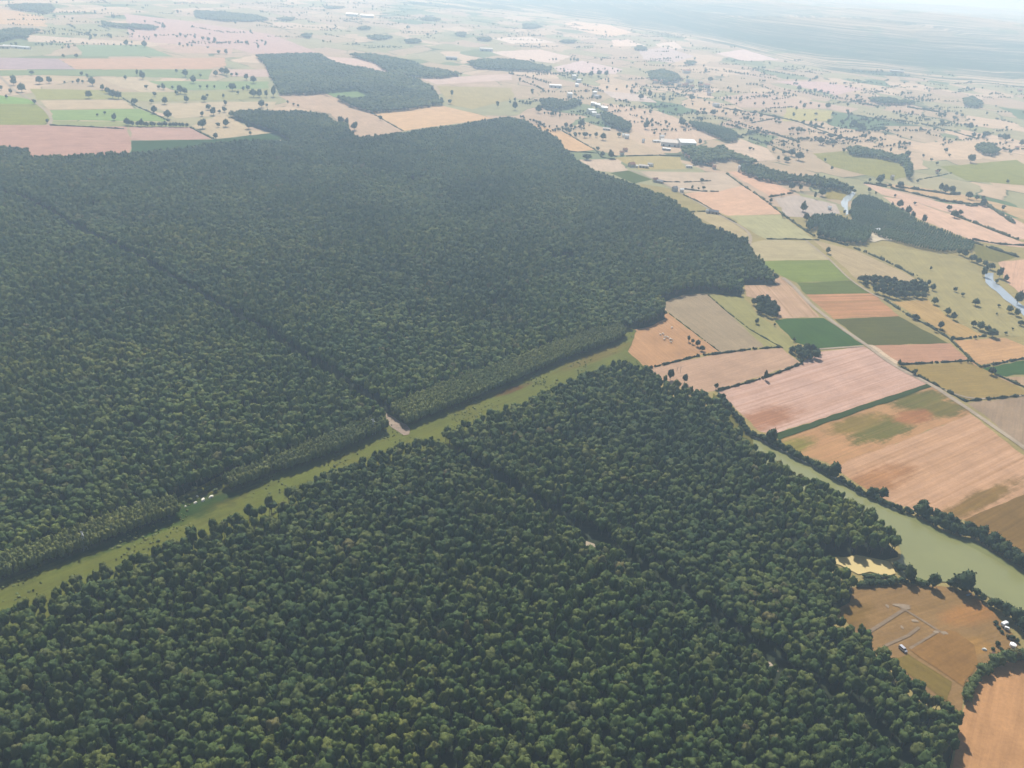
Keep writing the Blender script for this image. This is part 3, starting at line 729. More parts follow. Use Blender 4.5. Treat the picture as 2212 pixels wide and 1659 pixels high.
def wood(name, pts, ng, nk, label, sxy=(.8, 1.25), sz=(.85, 1.2), kind='stuff', zvar=.15, seed=3, skew=1.0):
    rng = np.random.default_rng(seed)
    n = len(pts)
    me = bpy.data.meshes.new(name)
    me.from_pydata([(float(p[0]), float(p[1]), 0.0) for p in pts], [], [])
    a = me.attributes.new("size", 'FLOAT_VECTOR', 'POINT')
    s = sxy[0] + (sxy[1] - sxy[0]) * rng.uniform(0, 1, n) ** skew; z = rng.uniform(*sz, n) * (1 + zvar * low_noise(pts))
    a.data.foreach_set("vector", np.stack([s, s * rng.uniform(.88, 1.12, n), z], 1).astype(np.float32).ravel())
    a = me.attributes.new("turn", 'FLOAT', 'POINT'); a.data.foreach_set("value", rng.uniform(0, 6.28, n).astype(np.float32))
    a = me.attributes.new("kind_index", 'INT', 'POINT'); a.data.foreach_set("value", rng.integers(0, nk, n).astype(np.int32))
    o = link(name, me, kind=kind, label=label)
    md = o.modifiers.new("trees", 'NODES'); md.node_group = ng
    return o

RIDE_B_N = [(-60, 398), (0, 422), (55, 437), (100, 460), (150, 490), (200, 515), (265, 550), (325, 580), (380, 615), (435, 650), (500, 690), (565, 725), (625, 765), (670, 790), (720, 822), (760, 850), (810, 882), (848, 912)]
RIDE_B_S = [(908, 942), (935, 955), (1000, 997), (1050, 1035), (1106, 1068), (1171, 1108), (1226, 1143), (1296, 1170), (1331, 1208), (1406, 1253), (1456, 1290), (1516, 1327), (1606, 1390), (1666, 1450), (1780, 1503), (1856, 1555), (1966, 1680)]
NORTH = [(-140, 318), (0, 311), (60, 316), (64, 334), (170, 336), (282, 332), (360, 320), (450, 309), (530, 303), (600, 300), (632, 298), (600, 281), (545, 261), (487, 240), (550, 235), (600, 240), (635, 238), (670, 241), (705, 246), (725, 260), (752, 265), (757, 284), (778, 300), (870, 285), (930, 276), (1000, 266), (1060, 258), (1106, 251), (1136, 260), (1161, 280), (1186, 288), (1208, 300), (1223, 322), (1241, 340), (1261, 352), (1296, 368), (1331, 380), (1376, 398), (1416, 415), (1446, 425), (1466, 440), (1491, 457), (1521, 477), (1556, 494), (1586, 507), (1612, 514), (1622, 538), (1640, 555), (1684, 596), (1640, 596), (1595, 594), (1606, 602), (1606, 622), (1570, 617), (1531, 612), (1480, 616), (1428, 634), (1438, 650), (1440, 667), (1406, 683), (1351, 692), (1290, 702), (1200, 731), (1106, 767), (1000, 803), (860, 858), (826, 876), (828, 892), (790, 895), (700, 931), (600, 971), (500, 1009), (480, 1022), (478, 1012), (440, 1026), (396, 1048), (374, 1056), (300, 1076), (200, 1111), (100, 1151), (0, 1187), (-140, 1238)]
STRIP = [
    ([(1340, 690), (1356, 707), (1326, 723), (1256, 746), (1206, 763), (1156, 786), (1106, 808), (1000, 850), (875, 899), (848, 893), (822, 878), (860, 857), (1000, 802), (1106, 766), (1200, 730), (1290, 700)], "right"),
    ([(838, 903), (800, 924), (700, 966), (600, 997), (497, 1035), (480, 1022), (500, 1008), (600, 970), (700, 930), (790, 894), (828, 893)], "mid"),
    ([(385, 1086), (250, 1133), (150, 1172), (0, 1224), (-120, 1262), (-120, 1225), (0, 1185), (100, 1150), (200, 1110), (300, 1075), (375, 1058)], "left")]
SOUTH = [(-160, 1362), (0, 1298), (75, 1270), (165, 1230), (250, 1200), (350, 1160), (425, 1127), (525, 1087), (625, 1042), (700, 1012), (800, 964), (880, 940), (915, 937), (975, 912), (1050, 882), (1106, 862), (1181, 828), (1231, 806), (1306, 780), (1341, 770), (1378, 782), (1401, 800), (1451, 829), (1501, 843), (1546, 860), (1571, 895), (1606, 935), (1626, 955), (1661, 982), (1706, 1010), (1756, 1040), (1831, 1076), (1886, 1115), (1926, 1142), (1950, 1162), (1950, 1172), (1920, 1178), (1870, 1172), (1800, 1172), (1770, 1180), (1780, 1205), (1826, 1222), (1852, 1246), (1846, 1268), (1815, 1285), (1796, 1306), (1826, 1335), (1876, 1367), (1886, 1385), (1921, 1407), (1936, 1437), (1966, 1462), (2006, 1482), (2051, 1507), (2074, 1535), (2074, 1570), (2068, 1620), (2048, 1680), (2010, 1800), (-160, 1800)]
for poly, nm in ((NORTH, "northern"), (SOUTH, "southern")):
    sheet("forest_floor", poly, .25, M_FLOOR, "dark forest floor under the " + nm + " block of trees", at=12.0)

NPTS = place_points(NORTH, 5.0, 10.5, avoid=[(RIDE_B_N, 5.7)], inset=1.0, seed=1)
SPTS = place_points(SOUTH, 5.0, 10.0, avoid=[(RIDE_B_S, 4.8), ([(1262, 1172), (1286, 1190)], 7.0), ([(1655, 1430), (1676, 1452)], 7.0)], inset=.3, seed=2, front=15.0)
# a few natural gaps
for nm in ("N", "S"):
    P = NPTS if nm == "N" else SPTS
    keep = low_noise(P, .06, 5 if nm == "N" else 6) + np.random.default_rng(8).uniform(-.5, .5, len(P)) > -1.5
    if nm == "N": NPTS = NPTS[keep]
    else: SPTS = SPTS[keep]
# the nearest trees of the southern block are trees of their own, with trunk and crown
Q = PROJ(np.c_[SPTS, np.full(len(SPTS), 9.0)])
vis = np.where((Q[:, 0] > 8) & (Q[:, 0] < 2204) & (Q[:, 1] < 1652))[0]
order = vis[np.argsort(Q[vis, 2])][:300]
near = SPTS[order]; SPTS = np.delete(SPTS, order, 0)
proto = None; SRC = []
ROWY = np.array([PROJ([(p[0], p[1], 9.0)])[0] for p in near])
for i, (p, q) in enumerate(zip(near, ROWY)):
    k = i % NV
    t = thing("forest_tree", "dark green broadleaf tree, one of the closely packed crowns at the forest's nearest edge", "forest tree", (p[0], p[1], 0), R.uniform(0, 6.28),
              (lambda s: (s, s * R.uniform(.9, 1.1), R.uniform(.82, 1.15)))(.6 + .58 * R.random() ** 1.4), "crowns at the nearest edge of the forest")
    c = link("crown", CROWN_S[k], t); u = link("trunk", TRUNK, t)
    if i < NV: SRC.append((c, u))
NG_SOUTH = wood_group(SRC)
SRCN = []
nq = PROJ(np.c_[NPTS, np.full(len(NPTS), 9.0)]); nf = np.where((nq[:, 0] > 30) & (nq[:, 0] < 1300))[0]; nf = nf[np.argsort(nq[nf, 2])][:NV]
for i, j in enumerate(nf):
    p = NPTS[j]; t = thing("forest_tree", "broadleaf tree at the northern forest's front, behind the left thicket strip", "forest tree", (p[0], p[1], 0), R.uniform(0, 6.28), None, "trees at the northern forest's front")
    SRCN.append((link("crown", CROWN[i], t), link("trunk", TRUNK, t)))
NPTS = np.delete(NPTS, nf, 0)
NG_OAK = wood_group(SRCN)
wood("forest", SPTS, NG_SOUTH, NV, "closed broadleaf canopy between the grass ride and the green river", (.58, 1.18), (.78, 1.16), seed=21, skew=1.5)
wood("forest", NPTS, NG_OAK, NV, "closed broadleaf canopy stretching from the grass ride to the far fields", (.58, 1.18), (.78, 1.16), seed=22, skew=1.5)

# young thicket strips along the ride: a first stem of each as source
YOUNG = [crown_mesh("crown", 400 + i, 1.7, 5.4, 4.6, M_STRIP, lobes=8, cards=70, card=.4, sub=2, jag=.14) for i in range(5)]
YTRUNK = trunk_mesh("trunk", 5.5, .1, 4)
first = G(300, 1118, 5)
YS = []
for i in range(5):
    pt = G(*[(60, 1200), (560, 1008), (700, 960), (1000, 846), (1200, 760)][i], 11.0)
    t = thing("young_tree", "slender young tree at the thicket strip's front, " + ["at the photo's left edge", "beside the broken gap", "left of the gravel crossing", "right of the gravel crossing", "near the ride's far end"][i], "young tree", (pt[0], pt[1], 0), 0, (1, 1, 1.18), "young trees along the grass ride")
    YS.append((link("crown", YOUNG[i], t), link("trunk", YTRUNK, t)))
NG_YOUNG = wood_group(YS)
for i, (poly, nm) in enumerate(STRIP):
    pts = place_points(poly, 2.3, 11.0, seed=30 + i, avoid=[([(832, 896), (884, 940)], 4.5)])
    wood("thicket", pts, NG_YOUNG, 5, {"right": "even strip of young olive green thicket right of the gravel crossing", "mid": "even strip of young olive green thicket left of the gravel crossing", "left": "even strip of young olive green thicket at the left end of the ride"}[nm], (.9, 1.3), (.92, 1.1), zvar=.04, seed=40 + i)

# rough herbage and low scrub on the ride
RP = place_points(RIDE, 2.6, .5, jit=.5, seed=44)
rk = low_noise(RP, .12, 3) + np.random.default_rng(6).uniform(-1, 1, len(RP)) > .75
RP = RP[rk]
wood("undergrowth", RP, NG_YOUNG, 5, "rough herbage and low scrub dotted over the grass ride", (.25, .75), (.07, .2), zvar=0, seed=45, skew=2.2)

# other woods
PS = []
for i in range(3):
    pt = G(*[(2040, 538), (1990, 530), (1900, 503)][i], 5.0)
    t = thing("plantation_tree", "slim green plantation tree at the front edge, " + ["near its right end", "near its middle", "beside the sandy yard"][i], "plantation tree", (pt[0], pt[1], 0), 0, None, "plantation front trees")
    PS.append((link("crown", crown_mesh("crown", 430 + i, 1.9, 5.6, 4.8, M_POPLAR, lobes=7, cards=60, card=.6, sub=2), t), link("trunk", YTRUNK, t)))
NG_POP = wood_group(PS)
PA = [(1856, 417), (1880, 418), (1896, 425), (1956, 455), (1986, 475), (2056, 500), (2108, 520), (2100, 534), (2031, 536), (1975, 524), (1906, 506), (1893, 498), (1846, 478), (1838, 455), (1842, 430)]
PB = [(1751, 468), (1766, 462), (1800, 462), (1831, 472), (1850, 478), (1875, 492), (1884, 503), (1868, 518), (1820, 516), (1776, 502), (1742, 485)]
wood("plantation", place_points(PA, 4.2, 7, jit=.2, seed=50), NG_POP, 3, "even green tree plantation between sandy yard and blue river", (.75, 1.0), (.6, .8), seed=51)
wood("plantation", place_points(PB, 4.6, 8, jit=.3, seed=52, holes=[([(1752, 495), (1768, 492), (1768, 505), (1755, 508)], 2)]), NG_POP, 3, "darker plantation block left of the sandy yard", (.95, 1.25), (1.0, 1.25), seed=53)
W1 = [(553, 120), (690, 116), (710, 132), (750, 142), (800, 150), (845, 159), (895, 172), (930, 186), (950, 215), (958, 222), (880, 233), (805, 240), (760, 227), (700, 199), (605, 202), (600, 190), (585, 165), (575, 140)]
W1H = [(700, 197), (770, 192), (806, 205), (785, 215), (720, 210)]
W2 = [(755, 118), (810, 117), (875, 132), (925, 145), (1000, 160), (950, 166), (850, 163), (810, 134)]
far_woods = [
    (W1, [(W1H, 6)], 8, "dark square wood amid the far pale fields"), (W2, [], 9, "second far wood behind the pale pink wedge"),
    ([(1486, 264), (1520, 266), (1560, 276), (1592, 290), (1590, 302), (1570, 303), (1540, 290), (1500, 273)], [], 5, "long green poplar belt beyond the white warehouse"),
    ([(1600, 358), (1640, 360), (1670, 372), (1709, 383), (1760, 386), (1800, 393), (1848, 412), (1835, 414), (1800, 404), (1784, 406), (1734, 392), (1690, 392), (1640, 383), (1600, 368)], [], 6, "riverside wood stretching left of the far river bend"),
    ([(1296, 248), (1310, 245), (1340, 256), (1362, 270), (1360, 280), (1340, 279), (1310, 264)], [], 6, "dark pointed wood beside the village road"),
    ([(1470, 318), (1500, 316), (1540, 322), (1562, 312), (1566, 322), (1600, 335), (1640, 350), (1620, 352), (1580, 342), (1540, 346), (1530, 352), (1500, 352), (1485, 335)], [], 9, "trees wrapped around the red roofed hamlet"),
    ([(1166, 218), (1200, 214), (1220, 222), (1240, 214), (1255, 218), (1240, 228), (1200, 236), (1175, 230)], [], 7, "small wood below the white houses"),
    ([(1056, 128), (1106, 130), (1150, 137), (1192, 146), (1185, 153), (1106, 150), (1030, 146), (1010, 134)], [], 10, "far dark belt left of the pale road fields"),
    ([(1400, 155), (1430, 151), (1460, 158), (1470, 172), (1440, 180), (1405, 170)], [], 9, "wooded hollow above the distant village"),
    ([(220, 46), (250, 51), (330, 57), (343, 60), (330, 63), (260, 58), (222, 53)], [], 10, "narrow dark wood in the far left fields"),
    ([(-40, 70), (40, 62), (58, 66), (95, 64), (60, 72), (58, 82), (40, 78), (0, 88), (-40, 90)], [], 10, "wood behind the long white farm sheds"),
    ([(20, 11), (60, 8), (110, 10), (118, 20), (100, 28), (60, 22), (25, 18)], [], 11, "dark wood in the far left corner"),
    ([(420, 24), (480, 26), (560, 36), (582, 42), (540, 45), (480, 44), (422, 36)], [], 12, "pale blue wood beyond the wide pink field"),
    ([(1945, 335), (1962, 342), (1970, 360), (1966, 385), (1956, 380), (1955, 358), (1938, 345)], [], 7, "dark fringe of trees at the end of the scrub field"),
    ([(1830, 322), (1856, 318), (1900, 328), (1945, 340), (1940, 346), (1890, 336), (1840, 332)], [], 7, "dark hedge wood above the scrub field"),
    ([(2105, 318), (2120, 311), (2140, 312), (2160, 324), (2145, 333), (2125, 330)], [], 7, "dark oval copse in the far right stubble"),
    ([(1876, 214), (1910, 211), (1945, 217), (1985, 220), (1950, 224), (1900, 222)], [], 11, "ragged wood below the ridge"),
    *[([(x + w * math.cos(a) * (.75 + .3 * math.sin(3 * a + x)), y + .9 + h * .5 * math.sin(a)) for a in np.linspace(0, 6.283, 11)[:-1]], [], 11, "small bluish far wood " + t) for x, y, w, h, t in [(664, 76, 13, 7, "beyond the wide pink field"), (718, 15, 28, 4, "at the photo's top edge"), (820, 80, 33, 7, "above the pale pink wedge"), (786, 60, 18, 5, "left of the white buildings' fields"), (997, 73, 14, 8, "below the pale large barn's fields"), (1048, 83, 20, 7, "left of the far pale fields"), (892, 88, 20, 6, "above the second far wood"), (1145, 56, 26, 9, "left of the far white houses"), (1226, 88, 20, 6, "between two far pale fields"), (1383, 103, 17, 7, "right of a far pale field"), (930, 40, 26, 6, "high above the far dark belt"), (620, 40, 24, 5, "right of the pale blue wood"), (1330, 30, 40, 8, "near the hazy top centre"), (1490, 135, 14, 6, "above the white house by the hollow")]],
    ([(2080, 216), (2100, 208), (2125, 222), (2110, 230), (2085, 228)], [], 11, "small wood below the ridge at right"),
]
for i, (poly, hl, sp, lab) in enumerate(far_woods):
    pts = place_points(poly, sp, 6, holes=hl, seed=60 + i)
    k = sp / 5.9
    if i in (2,):
        wood("wood", pts, NG_POP, 3, lab, (1.1, 1.5), (1.0, 1.3), seed=70 + i)
    else:
        wood("wood", pts, NG_OAK, NV, lab, (.85 * k, 1.2 * k), (.75, 1.15), seed=70 + i)
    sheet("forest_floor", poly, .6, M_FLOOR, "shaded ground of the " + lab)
field("light green clearing inside the dark square wood", (160, 182, 170), W1H, z=.8, stripe=.2)

# ------------------------------------------------------------------ scattered trees (base point in photo grid, crown width in photo grid, tallness)
def conv(ox, oy, s, items):
    return [(ox + t[0] * s, oy + t[1] * s, t[2] * s, t[3] if len(t) > 3 else 1.0) for t in items]
T = []
T += conv(0, 0, .25, [(275, 650, 40), (345, 725, 60), (425, 720, 50), (120, 735, 55), (118, 700, 45), (190, 795, 75), (95, 810, 40), (55, 850, 30), (10, 780, 40), (705, 655, 35), (755, 670, 30), (800, 740, 80), (675, 722, 40), (715, 722, 30), (630, 722, 22), (560, 722, 20), (770, 850, 60), (885, 780, 45), (930, 810, 50), (975, 850, 70), (1025, 855, 60), (1085, 690, 35), (1185, 655, 28, 1.8), (1235, 685, 60), (1265, 770, 35), (1375, 770, 35), (1415, 775, 45), (1490, 770, 28), (1340, 835, 40), (1310, 895, 40), (1425, 900, 55), (1165, 905, 50), (1330, 980, 55), (1450, 1025, 65), (985, 1040, 50), (905, 990, 28), (840, 1005, 25), (1605, 665, 60), (1670, 720, 55), (1735, 665, 25), (1525, 630, 30), (1865, 660, 45), (1920, 640, 50), (1960, 650, 70), (2000, 660, 30), (2045, 660, 30), (1730, 765, 28), (1790, 765, 30), (1855, 765, 20), (1960, 760, 18, 1.8), (2010, 785, 60), (2055, 815, 30), (1790, 840, 30), (1765, 880, 50), (1930, 845, 30), (1610, 885, 50), (1560, 810, 70), (1600, 815, 50), (1525, 820, 35), (1950, 910, 40), (1800, 950, 45), (1745, 1005, 40), (1845, 995, 60), (1895, 980, 30), (1940, 970, 45), (1750, 1110, 75), (1885, 1100, 40), (1950, 1095, 60), (1865, 1200, 45), (2150, 1115, 60), (2165, 1165, 30), (300, 900, 40), (410, 1065, 35), (1250, 410, 55), (1890, 470, 35), (1955, 470, 40), (1560, 320, 35), (1605, 330, 25), (1685, 335, 30), (1755, 350, 35), (1800, 360, 35), (1855, 370, 40), (945, 325, 35), (980, 165, 45), (1415, 250, 60), (595, 425, 30), (540, 425, 22), (550, 500, 30), (660, 502, 35), (2130, 690, 45), (2190, 720, 60), (2140, 780, 40), (2100, 785, 35), (2190, 840, 80)])
T += conv(553, 0, .25, [(30, 840, 60), (90, 840, 35, 1.6), (150, 835, 45, 1.7), (50, 930, 60), (95, 925, 30), (275, 895, 25), (325, 915, 25), (365, 925, 25), (730, 1075, 60), (780, 1080, 50), (850, 1125, 65), (1075, 1040, 40), (1525, 810, 35, 1.8), (1605, 900, 30, 2.0), (1675, 900, 40), (1690, 835, 30, 1.8), (2085, 930, 30, 1.8), (2195, 895, 25), (1475, 800, 40)])
T += conv(1106, 0, .25, [(25, 950, 45, 1.5), (90, 895, 30), (135, 910, 25), (225, 975, 80), (345, 1005, 40), (375, 995, 22, 1.6), (410, 1020, 24, 1.7), (590, 985, 22, 1.6), (450, 630, 28), (620, 665, 30), (685, 665, 45), (750, 655, 50), (815, 660, 50), (820, 775, 25), (1030, 810, 35), (1110, 860, 45), (1145, 805, 40), (1190, 840, 70), (1305, 880, 45), (1360, 880, 35), (1290, 920, 25), (1305, 985, 25), (1150, 1115, 60), (1210, 1100, 28), (385, 1110, 22), (435, 1110, 25), (595, 1100, 60), (785, 1210, 55), (545, 1185, 35), (740, 1305, 40), (780, 1355, 45), (855, 1370, 60), (525, 1365, 35), (645, 1380, 80, .6), (1640, 1580, 40), (1555, 1640, 25, 1.6), (1610, 1640, 22), (1655, 1640, 35), (920, 1185, 40), (1340, 1110, 25), (1710, 710, 60), (1650, 1000, 40), (1735, 1000, 50), (1845, 1000, 30), (1620, 1035, 30), (1970, 885, 40), (1550, 870, 60), (2065, 1060, 35), (1805, 1095, 25), (1935, 1105, 25), (2060, 1160, 90, .5)])
T += conv(1659, 0, .25, [(265, 785, 60), (320, 795, 25), (355, 810, 35), (400, 800, 35), (455, 810, 35), (510, 825, 25), (590, 850, 25), (680, 850, 30), (770, 840, 100, .5), (305, 945, 35, 1.6), (240, 960, 25, 1.8), (435, 935, 25), (510, 940, 50), (685, 920, 30), (945, 940, 28), (220, 1010, 35), (300, 1070, 30), (410, 1050, 28), (405, 1125, 30, 1.5), (520, 1070, 40), (630, 1070, 35), (740, 1095, 60), (780, 1125, 60), (580, 1150, 30), (870, 1170, 35), (450, 1250, 70), (560, 1275, 25), (540, 1195, 90, .6), (615, 1215, 50), (1160, 1285, 25), (1055, 1315, 25, 1.5), (1200, 1355, 50), (1340, 1360, 28), (1410, 1395, 30), (1455, 1425, 28), (1470, 1495, 35), (1750, 1405, 75), (1565, 1355, 28), (2090, 1330, 38), (2065, 1585, 30), (2055, 1120, 25), (1895, 1170, 25), (1785, 1140, 28), (1745, 1120, 55), (1675, 1015, 35), (1610, 1035, 60, .6), (1495, 1075, 40), (1195, 1040, 25), (45, 1315, 40), (130, 1335, 40), (200, 1350, 60), (265, 1385, 70), (155, 1400, 70, .6), (85, 1390, 28, 1.7), (490, 1400, 25), (550, 1470, 25), (2185, 1260, 45), (2110, 1225, 25), (2050, 1220, 60)])
T += conv(1659, 270, .25, [(870, 580, 40), (930, 600, 24), (1065, 715, 35, 1.3), (1130, 715, 60), (1155, 765, 35, 1.4), (1205, 775, 55, 1.3), (1250, 805, 50), (1340, 845, 45, 1.4), (1265, 690, 30), (1490, 570, 45, 1.3), (1530, 590, 60), (1580, 590, 60), (1730, 640, 60), (1800, 650, 40), (1850, 650, 40), (1850, 700, 60), (1560, 740, 45), (1610, 800, 60), (1660, 780, 45), (2025, 740, 35, 1.4), (1095, 625, 25), (510, 1110, 45, 1.2), (400, 640, 25, 2.4), (465, 615, 60), (280, 570, 40, 1.4), (200, 560, 60), (300, 750, 70), (310, 700, 25, 1.8), (1140, 540, 50), (960, 510, 80), (875, 490, 30), (1290, 500, 30), (125, 800, 35), (20, 670, 35), (25, 630, 30), (115, 620, 30), (1405, 1255, 22, 1.5), (1615, 1440, 40), (1675, 1480, 35), (1790, 1560, 60), (1990, 1575, 30), (1975, 1640, 22), (1435, 1550, 60), (2055, 1350, 50), (1380, 1390, 40, 1.4), (1420, 1430, 50), (1650, 1120, 50), (1700, 1140, 60), (1760, 1180, 60), (1810, 1200, 50), (1870, 1220, 50), (1855, 1310, 60, 1.5), (1920, 1250, 60), (1995, 1320, 60, 1.4), (1970, 1370, 40), (2150, 1550, 70, 1.6), (2080, 1620, 60), (2140, 1650, 60), (700, 780, 40, 1.2), (655, 770, 30, 1.2), (330, 830, 60), (380, 850, 60), (440, 970, 50), (500, 985, 50), (600, 1010, 50), (660, 1020, 45), (760, 1030, 45), (820, 1020, 45)])
T += conv(1659, 648, .25, [(1485, 250, 55, 1.2), (1440, 275, 40), (1490, 280, 40), (1590, 355, 45), (1790, 335, 30), (1130, 570, 35, 1.6), (1260, 645, 50), (1655, 540, 25), (1720, 540, 30), (1750, 545, 25), (1930, 645, 65), (55, 225, 25), (225, 360, 35), (1260, 165, 60, .7), (1290, 175, 40), (1550, 130, 60), (1600, 170, 60), (1770, 230, 50), (1830, 260, 70), (1890, 280, 60), (1935, 320, 90, .8), (2050, 300, 30), (2110, 260, 22), (2180, 220, 60, .7)])
T += conv(1296, 648, .25, [(765, 360, 35, 1.6), (800, 380, 35, 1.4), (840, 400, 45, 1.2), (880, 440, 50, .9), (605, 690, 60, 1.6), (730, 715, 45, 1.7), (1430, 690, 45, 1.7), (1350, 205, 45), (1000, 770, 40, 1.4), (1740, 550, 30, 1.4)])

LANDMARKS = [("the white warehouse", 1470, 312), ("the red roofed hamlet", 1510, 340), ("the dark square wood", 750, 180), ("the long white farm sheds", 30, 104), ("the green plantation", 1960, 490),
             ("the forest's far upper corner", 1106, 250), ("the far river bend", 1830, 440), ("the distant village", 1440, 180), ("the wooded ridge", 1900, 170), ("the curved pale lane", 85, 228),
             ("the lone long tree row", 340, 262), ("the white houses", 1250, 190), ("the dark pointed wood", 1330, 262), ("the poplar belt", 1540, 285), ("the scrub field", 1860, 350),
             ("the dark oval copse", 2130, 322), ("the slate blue river", 2160, 640), ("the long orange strip", 2050, 490), ("the dark grove", 1930, 630), ("the winding lane", 1560, 465),
             ("the salmon band", 330, 138), ("the lone tree by the blue-green crop", 300, 95), ("the beige slope", 1420, 262), ("the green far right crop", 2130, 375), ("the two far woods", 800, 150),
             ("the pale orange field", 930, 250), ("the mauve fallow", 680, 225), ("the rosy bare field", 1990, 765), ("the vivid green crop", 2200, 795), ("the small round grove", 1655, 675),
             ("the orange stubble with cattle", 1450, 730), ("the tan hedged meadow", 1570, 805), ("the wide olive meadow", 2000, 580), ("the far right pastures", 2050, 270), ("the blue far left fields", 180, 90)]
def nearest_landmark(px, py):
    return min(LANDMARKS, key=lambda l: (l[1] - px) ** 2 + 3.0 * (l[2] - py) ** 2)[0]
def size_word(w, h):
    return ("tall slim" if h > 1.45 else "low spreading" if h < .75 else "upright" if h > 1.15 else "round") if w > 9 else ("little slim" if h > 1.45 else "little round")

def tree_pose(px, py, w, h):
    m = MPP(px, py); wm = min(17.0, w * m) * 1.02
    g = G(px, py); d = np.hypot(*g) / math.sqrt(g @ g + HC * HC)
    s = wm / 8.0
    return g, s, s * h * 1.05
T.sort(key=lambda t: -t[2] * t[2] * t[3])
SOLO, REST = T[:292], T[292:]
# labels: look + landmark, then order from the left among look-alikes of that landmark
names = {}
for t in SOLO:
    names.setdefault((nearest_landmark(t[0], t[1]), size_word(t[2], t[3])), []).append(t)
for (lm, sw), ts in names.items():
    ts.sort(key=lambda t: t[0])
    for k, t in enumerate(ts):
        if len(ts) == 1: lab = f"{sw} field tree near {lm}"
        else: lab = f"{sw} field tree near {lm}, {ordinal(k + 1)} from the left"
        g, s, sz = tree_pose(*t)
        if t[2] > 10.5:
            o = thing("field_tree", lab, "field tree", (g[0], g[1], 0), R.uniform(0, 6.28), (s, s * R.uniform(.9, 1.1), sz), "trees scattered over the fields")
            i = R.randrange(6)
            link("crown", LONE[i], o); link("trunk", LONE_TRUNK, o)
        else:
            o = link("field_tree", SMALL[R.randrange(6)], None, (g[0], g[1], 0), None, lab, "field tree", "trees scattered over the fields")
            o.rotation_euler = (0, 0, R.uniform(0, 6.28)); o.scale = (s, s, sz)

# the haze-blurred rest: hedgerow trees and bushes of the far countryside as one mass
first_solo = [o for o in bpy.data.objects if o.name.startswith("field_tree") and o.type == 'MESH'][:6]
NG_SMALL = wood_group([(o, None) for o in first_solo])
pts = []; sz = []
for t in REST:
    g, s, z = tree_pose(*t); pts.append(g); sz.append(s)
ALLW = [NORTH, SOUTH] + [w[0] for w in far_woods]
def free(px, py):
    a = np.array([[px, py]])
    return not any(inpoly(a, w)[0] for w in ALLW)
rr = random.Random(5)
def far_ok(px, py): return -10 < px < 2222 and free(px, py)
while len(pts) < 8500:
    # short hedgerow runs of trees between far fields, plus single trees
    py = 4 + 330 * rr.random() ** 1.5; px = rr.uniform(0, 2212)
    if py > 60 + max(0, (px - 900)) * .2 and px < 1130 and (py > 105 or rr.random() < .6): continue
    if py > 300 and px < 1500: continue
    lim = 110 + (2212 - px) * 0.0
    if px > 1500 and py < 110 + (px - 1631) * .13 and rr.random() < .93: continue
    if py < 60 and px < 560 and rr.random() < .6: continue
    g0 = G(px, py)
    run = rr.choice([1, 1, 2, 3, 14, 26, 40]); a = rr.choice([.5, .5, .5 + 1.57]) + rr.gauss(0, .22)
    st = 5.5 if run > 5 else 14
    for k in range(run):
        if run > 5 and rr.random() < .22: continue
        g = g0 + np.array([math.cos(a + .004 * k), math.sin(a + .004 * k)]) * k * st * rr.uniform(.9, 1.1) + np.array([rr.gauss(0, 1.2), rr.gauss(0, 1.2)])
        q = PROJ([(g[0], g[1], 0)])[0]
        if far_ok(q[0], q[1]): pts.append(g); sz.append(rr.uniform(.35, .8) * (1.7 if run < 4 else 1.0) * (1.5 if rr.random() < .07 else 1))
pts = np.array(pts)
o = wood("trees", pts, NG_SMALL, len(first_solo), "countless hazy hedgerow trees and bushes of the far countryside", (1, 1.01), (.8, 1.3), seed=90)
v = np.array(sz, np.float32); o.data.attributes["size"].data.foreach_set("vector", np.stack([v, v, v * np.random.default_rng(4).uniform(.8, 1.4, len(v))], 1).astype(np.float32).ravel())

def row_trees(name, cat, group, lab, items, meshes, trunk, sort=True):
    items = sorted(items, key=lambda t: t[0]) if sort else items
    n = len(items)
    for k, (px, py, w, h) in enumerate(items):
        g, s, sz = tree_pose(px, py, w, h)
        o = thing(name, lab.format(ordinal(k + 1)), cat, (g[0], g[1], 0), R.uniform(0, 6.28), (s, s * R.uniform(.9, 1.1), sz), group)
        link("crown", meshes[R.randrange(len(meshes))], o); link("trunk", trunk, o)

def along(line, n, w, h, jx=3, jy=2, sizes=.25):
    P = [np.array(p, float) for p in line]; L = [np.hypot(*(b - a)) for a, b in zip(P[:-1], P[1:])]; tot = sum(L); out = []
    for k in range(n):
        s = tot * (k + .5) / n + R.uniform(-.3, .3) * tot / n
        i = 0
        while i < len(L) - 1 and s > L[i]: s -= L[i]; i += 1
        p = P[i] + (P[i + 1] - P[i]) * min(1, s / L[i])
        f = 1 + R.uniform(-sizes, sizes)
        out.append((p[0] + R.uniform(-jx, jx), p[1] + R.uniform(-jy, jy), w * f, h * R.uniform(.85, 1.15)))
    return out
def inside(poly, n, w, h, seed):
    rng = random.Random(seed); xs = [p[0] for p in poly]; ys = [p[1] for p in poly]; out = []
    P = np.array(poly, float)
    tries = 0; mind = w * .62
    while len(out) < n and tries < 6000:
        tries += 1
        p = (rng.uniform(min(xs), max(xs)), rng.uniform(min(ys), max(ys)))
        if inpoly(np.array([p]), P)[0] and all(math.hypot(p[0] - q[0], (p[1] - q[1]) * 1.7) > mind for q in out): out.append((*p, w * rng.uniform(.8, 1.2), h * rng.uniform(.85, 1.15)))
        if tries % 800 == 0: mind *= .85
    return out

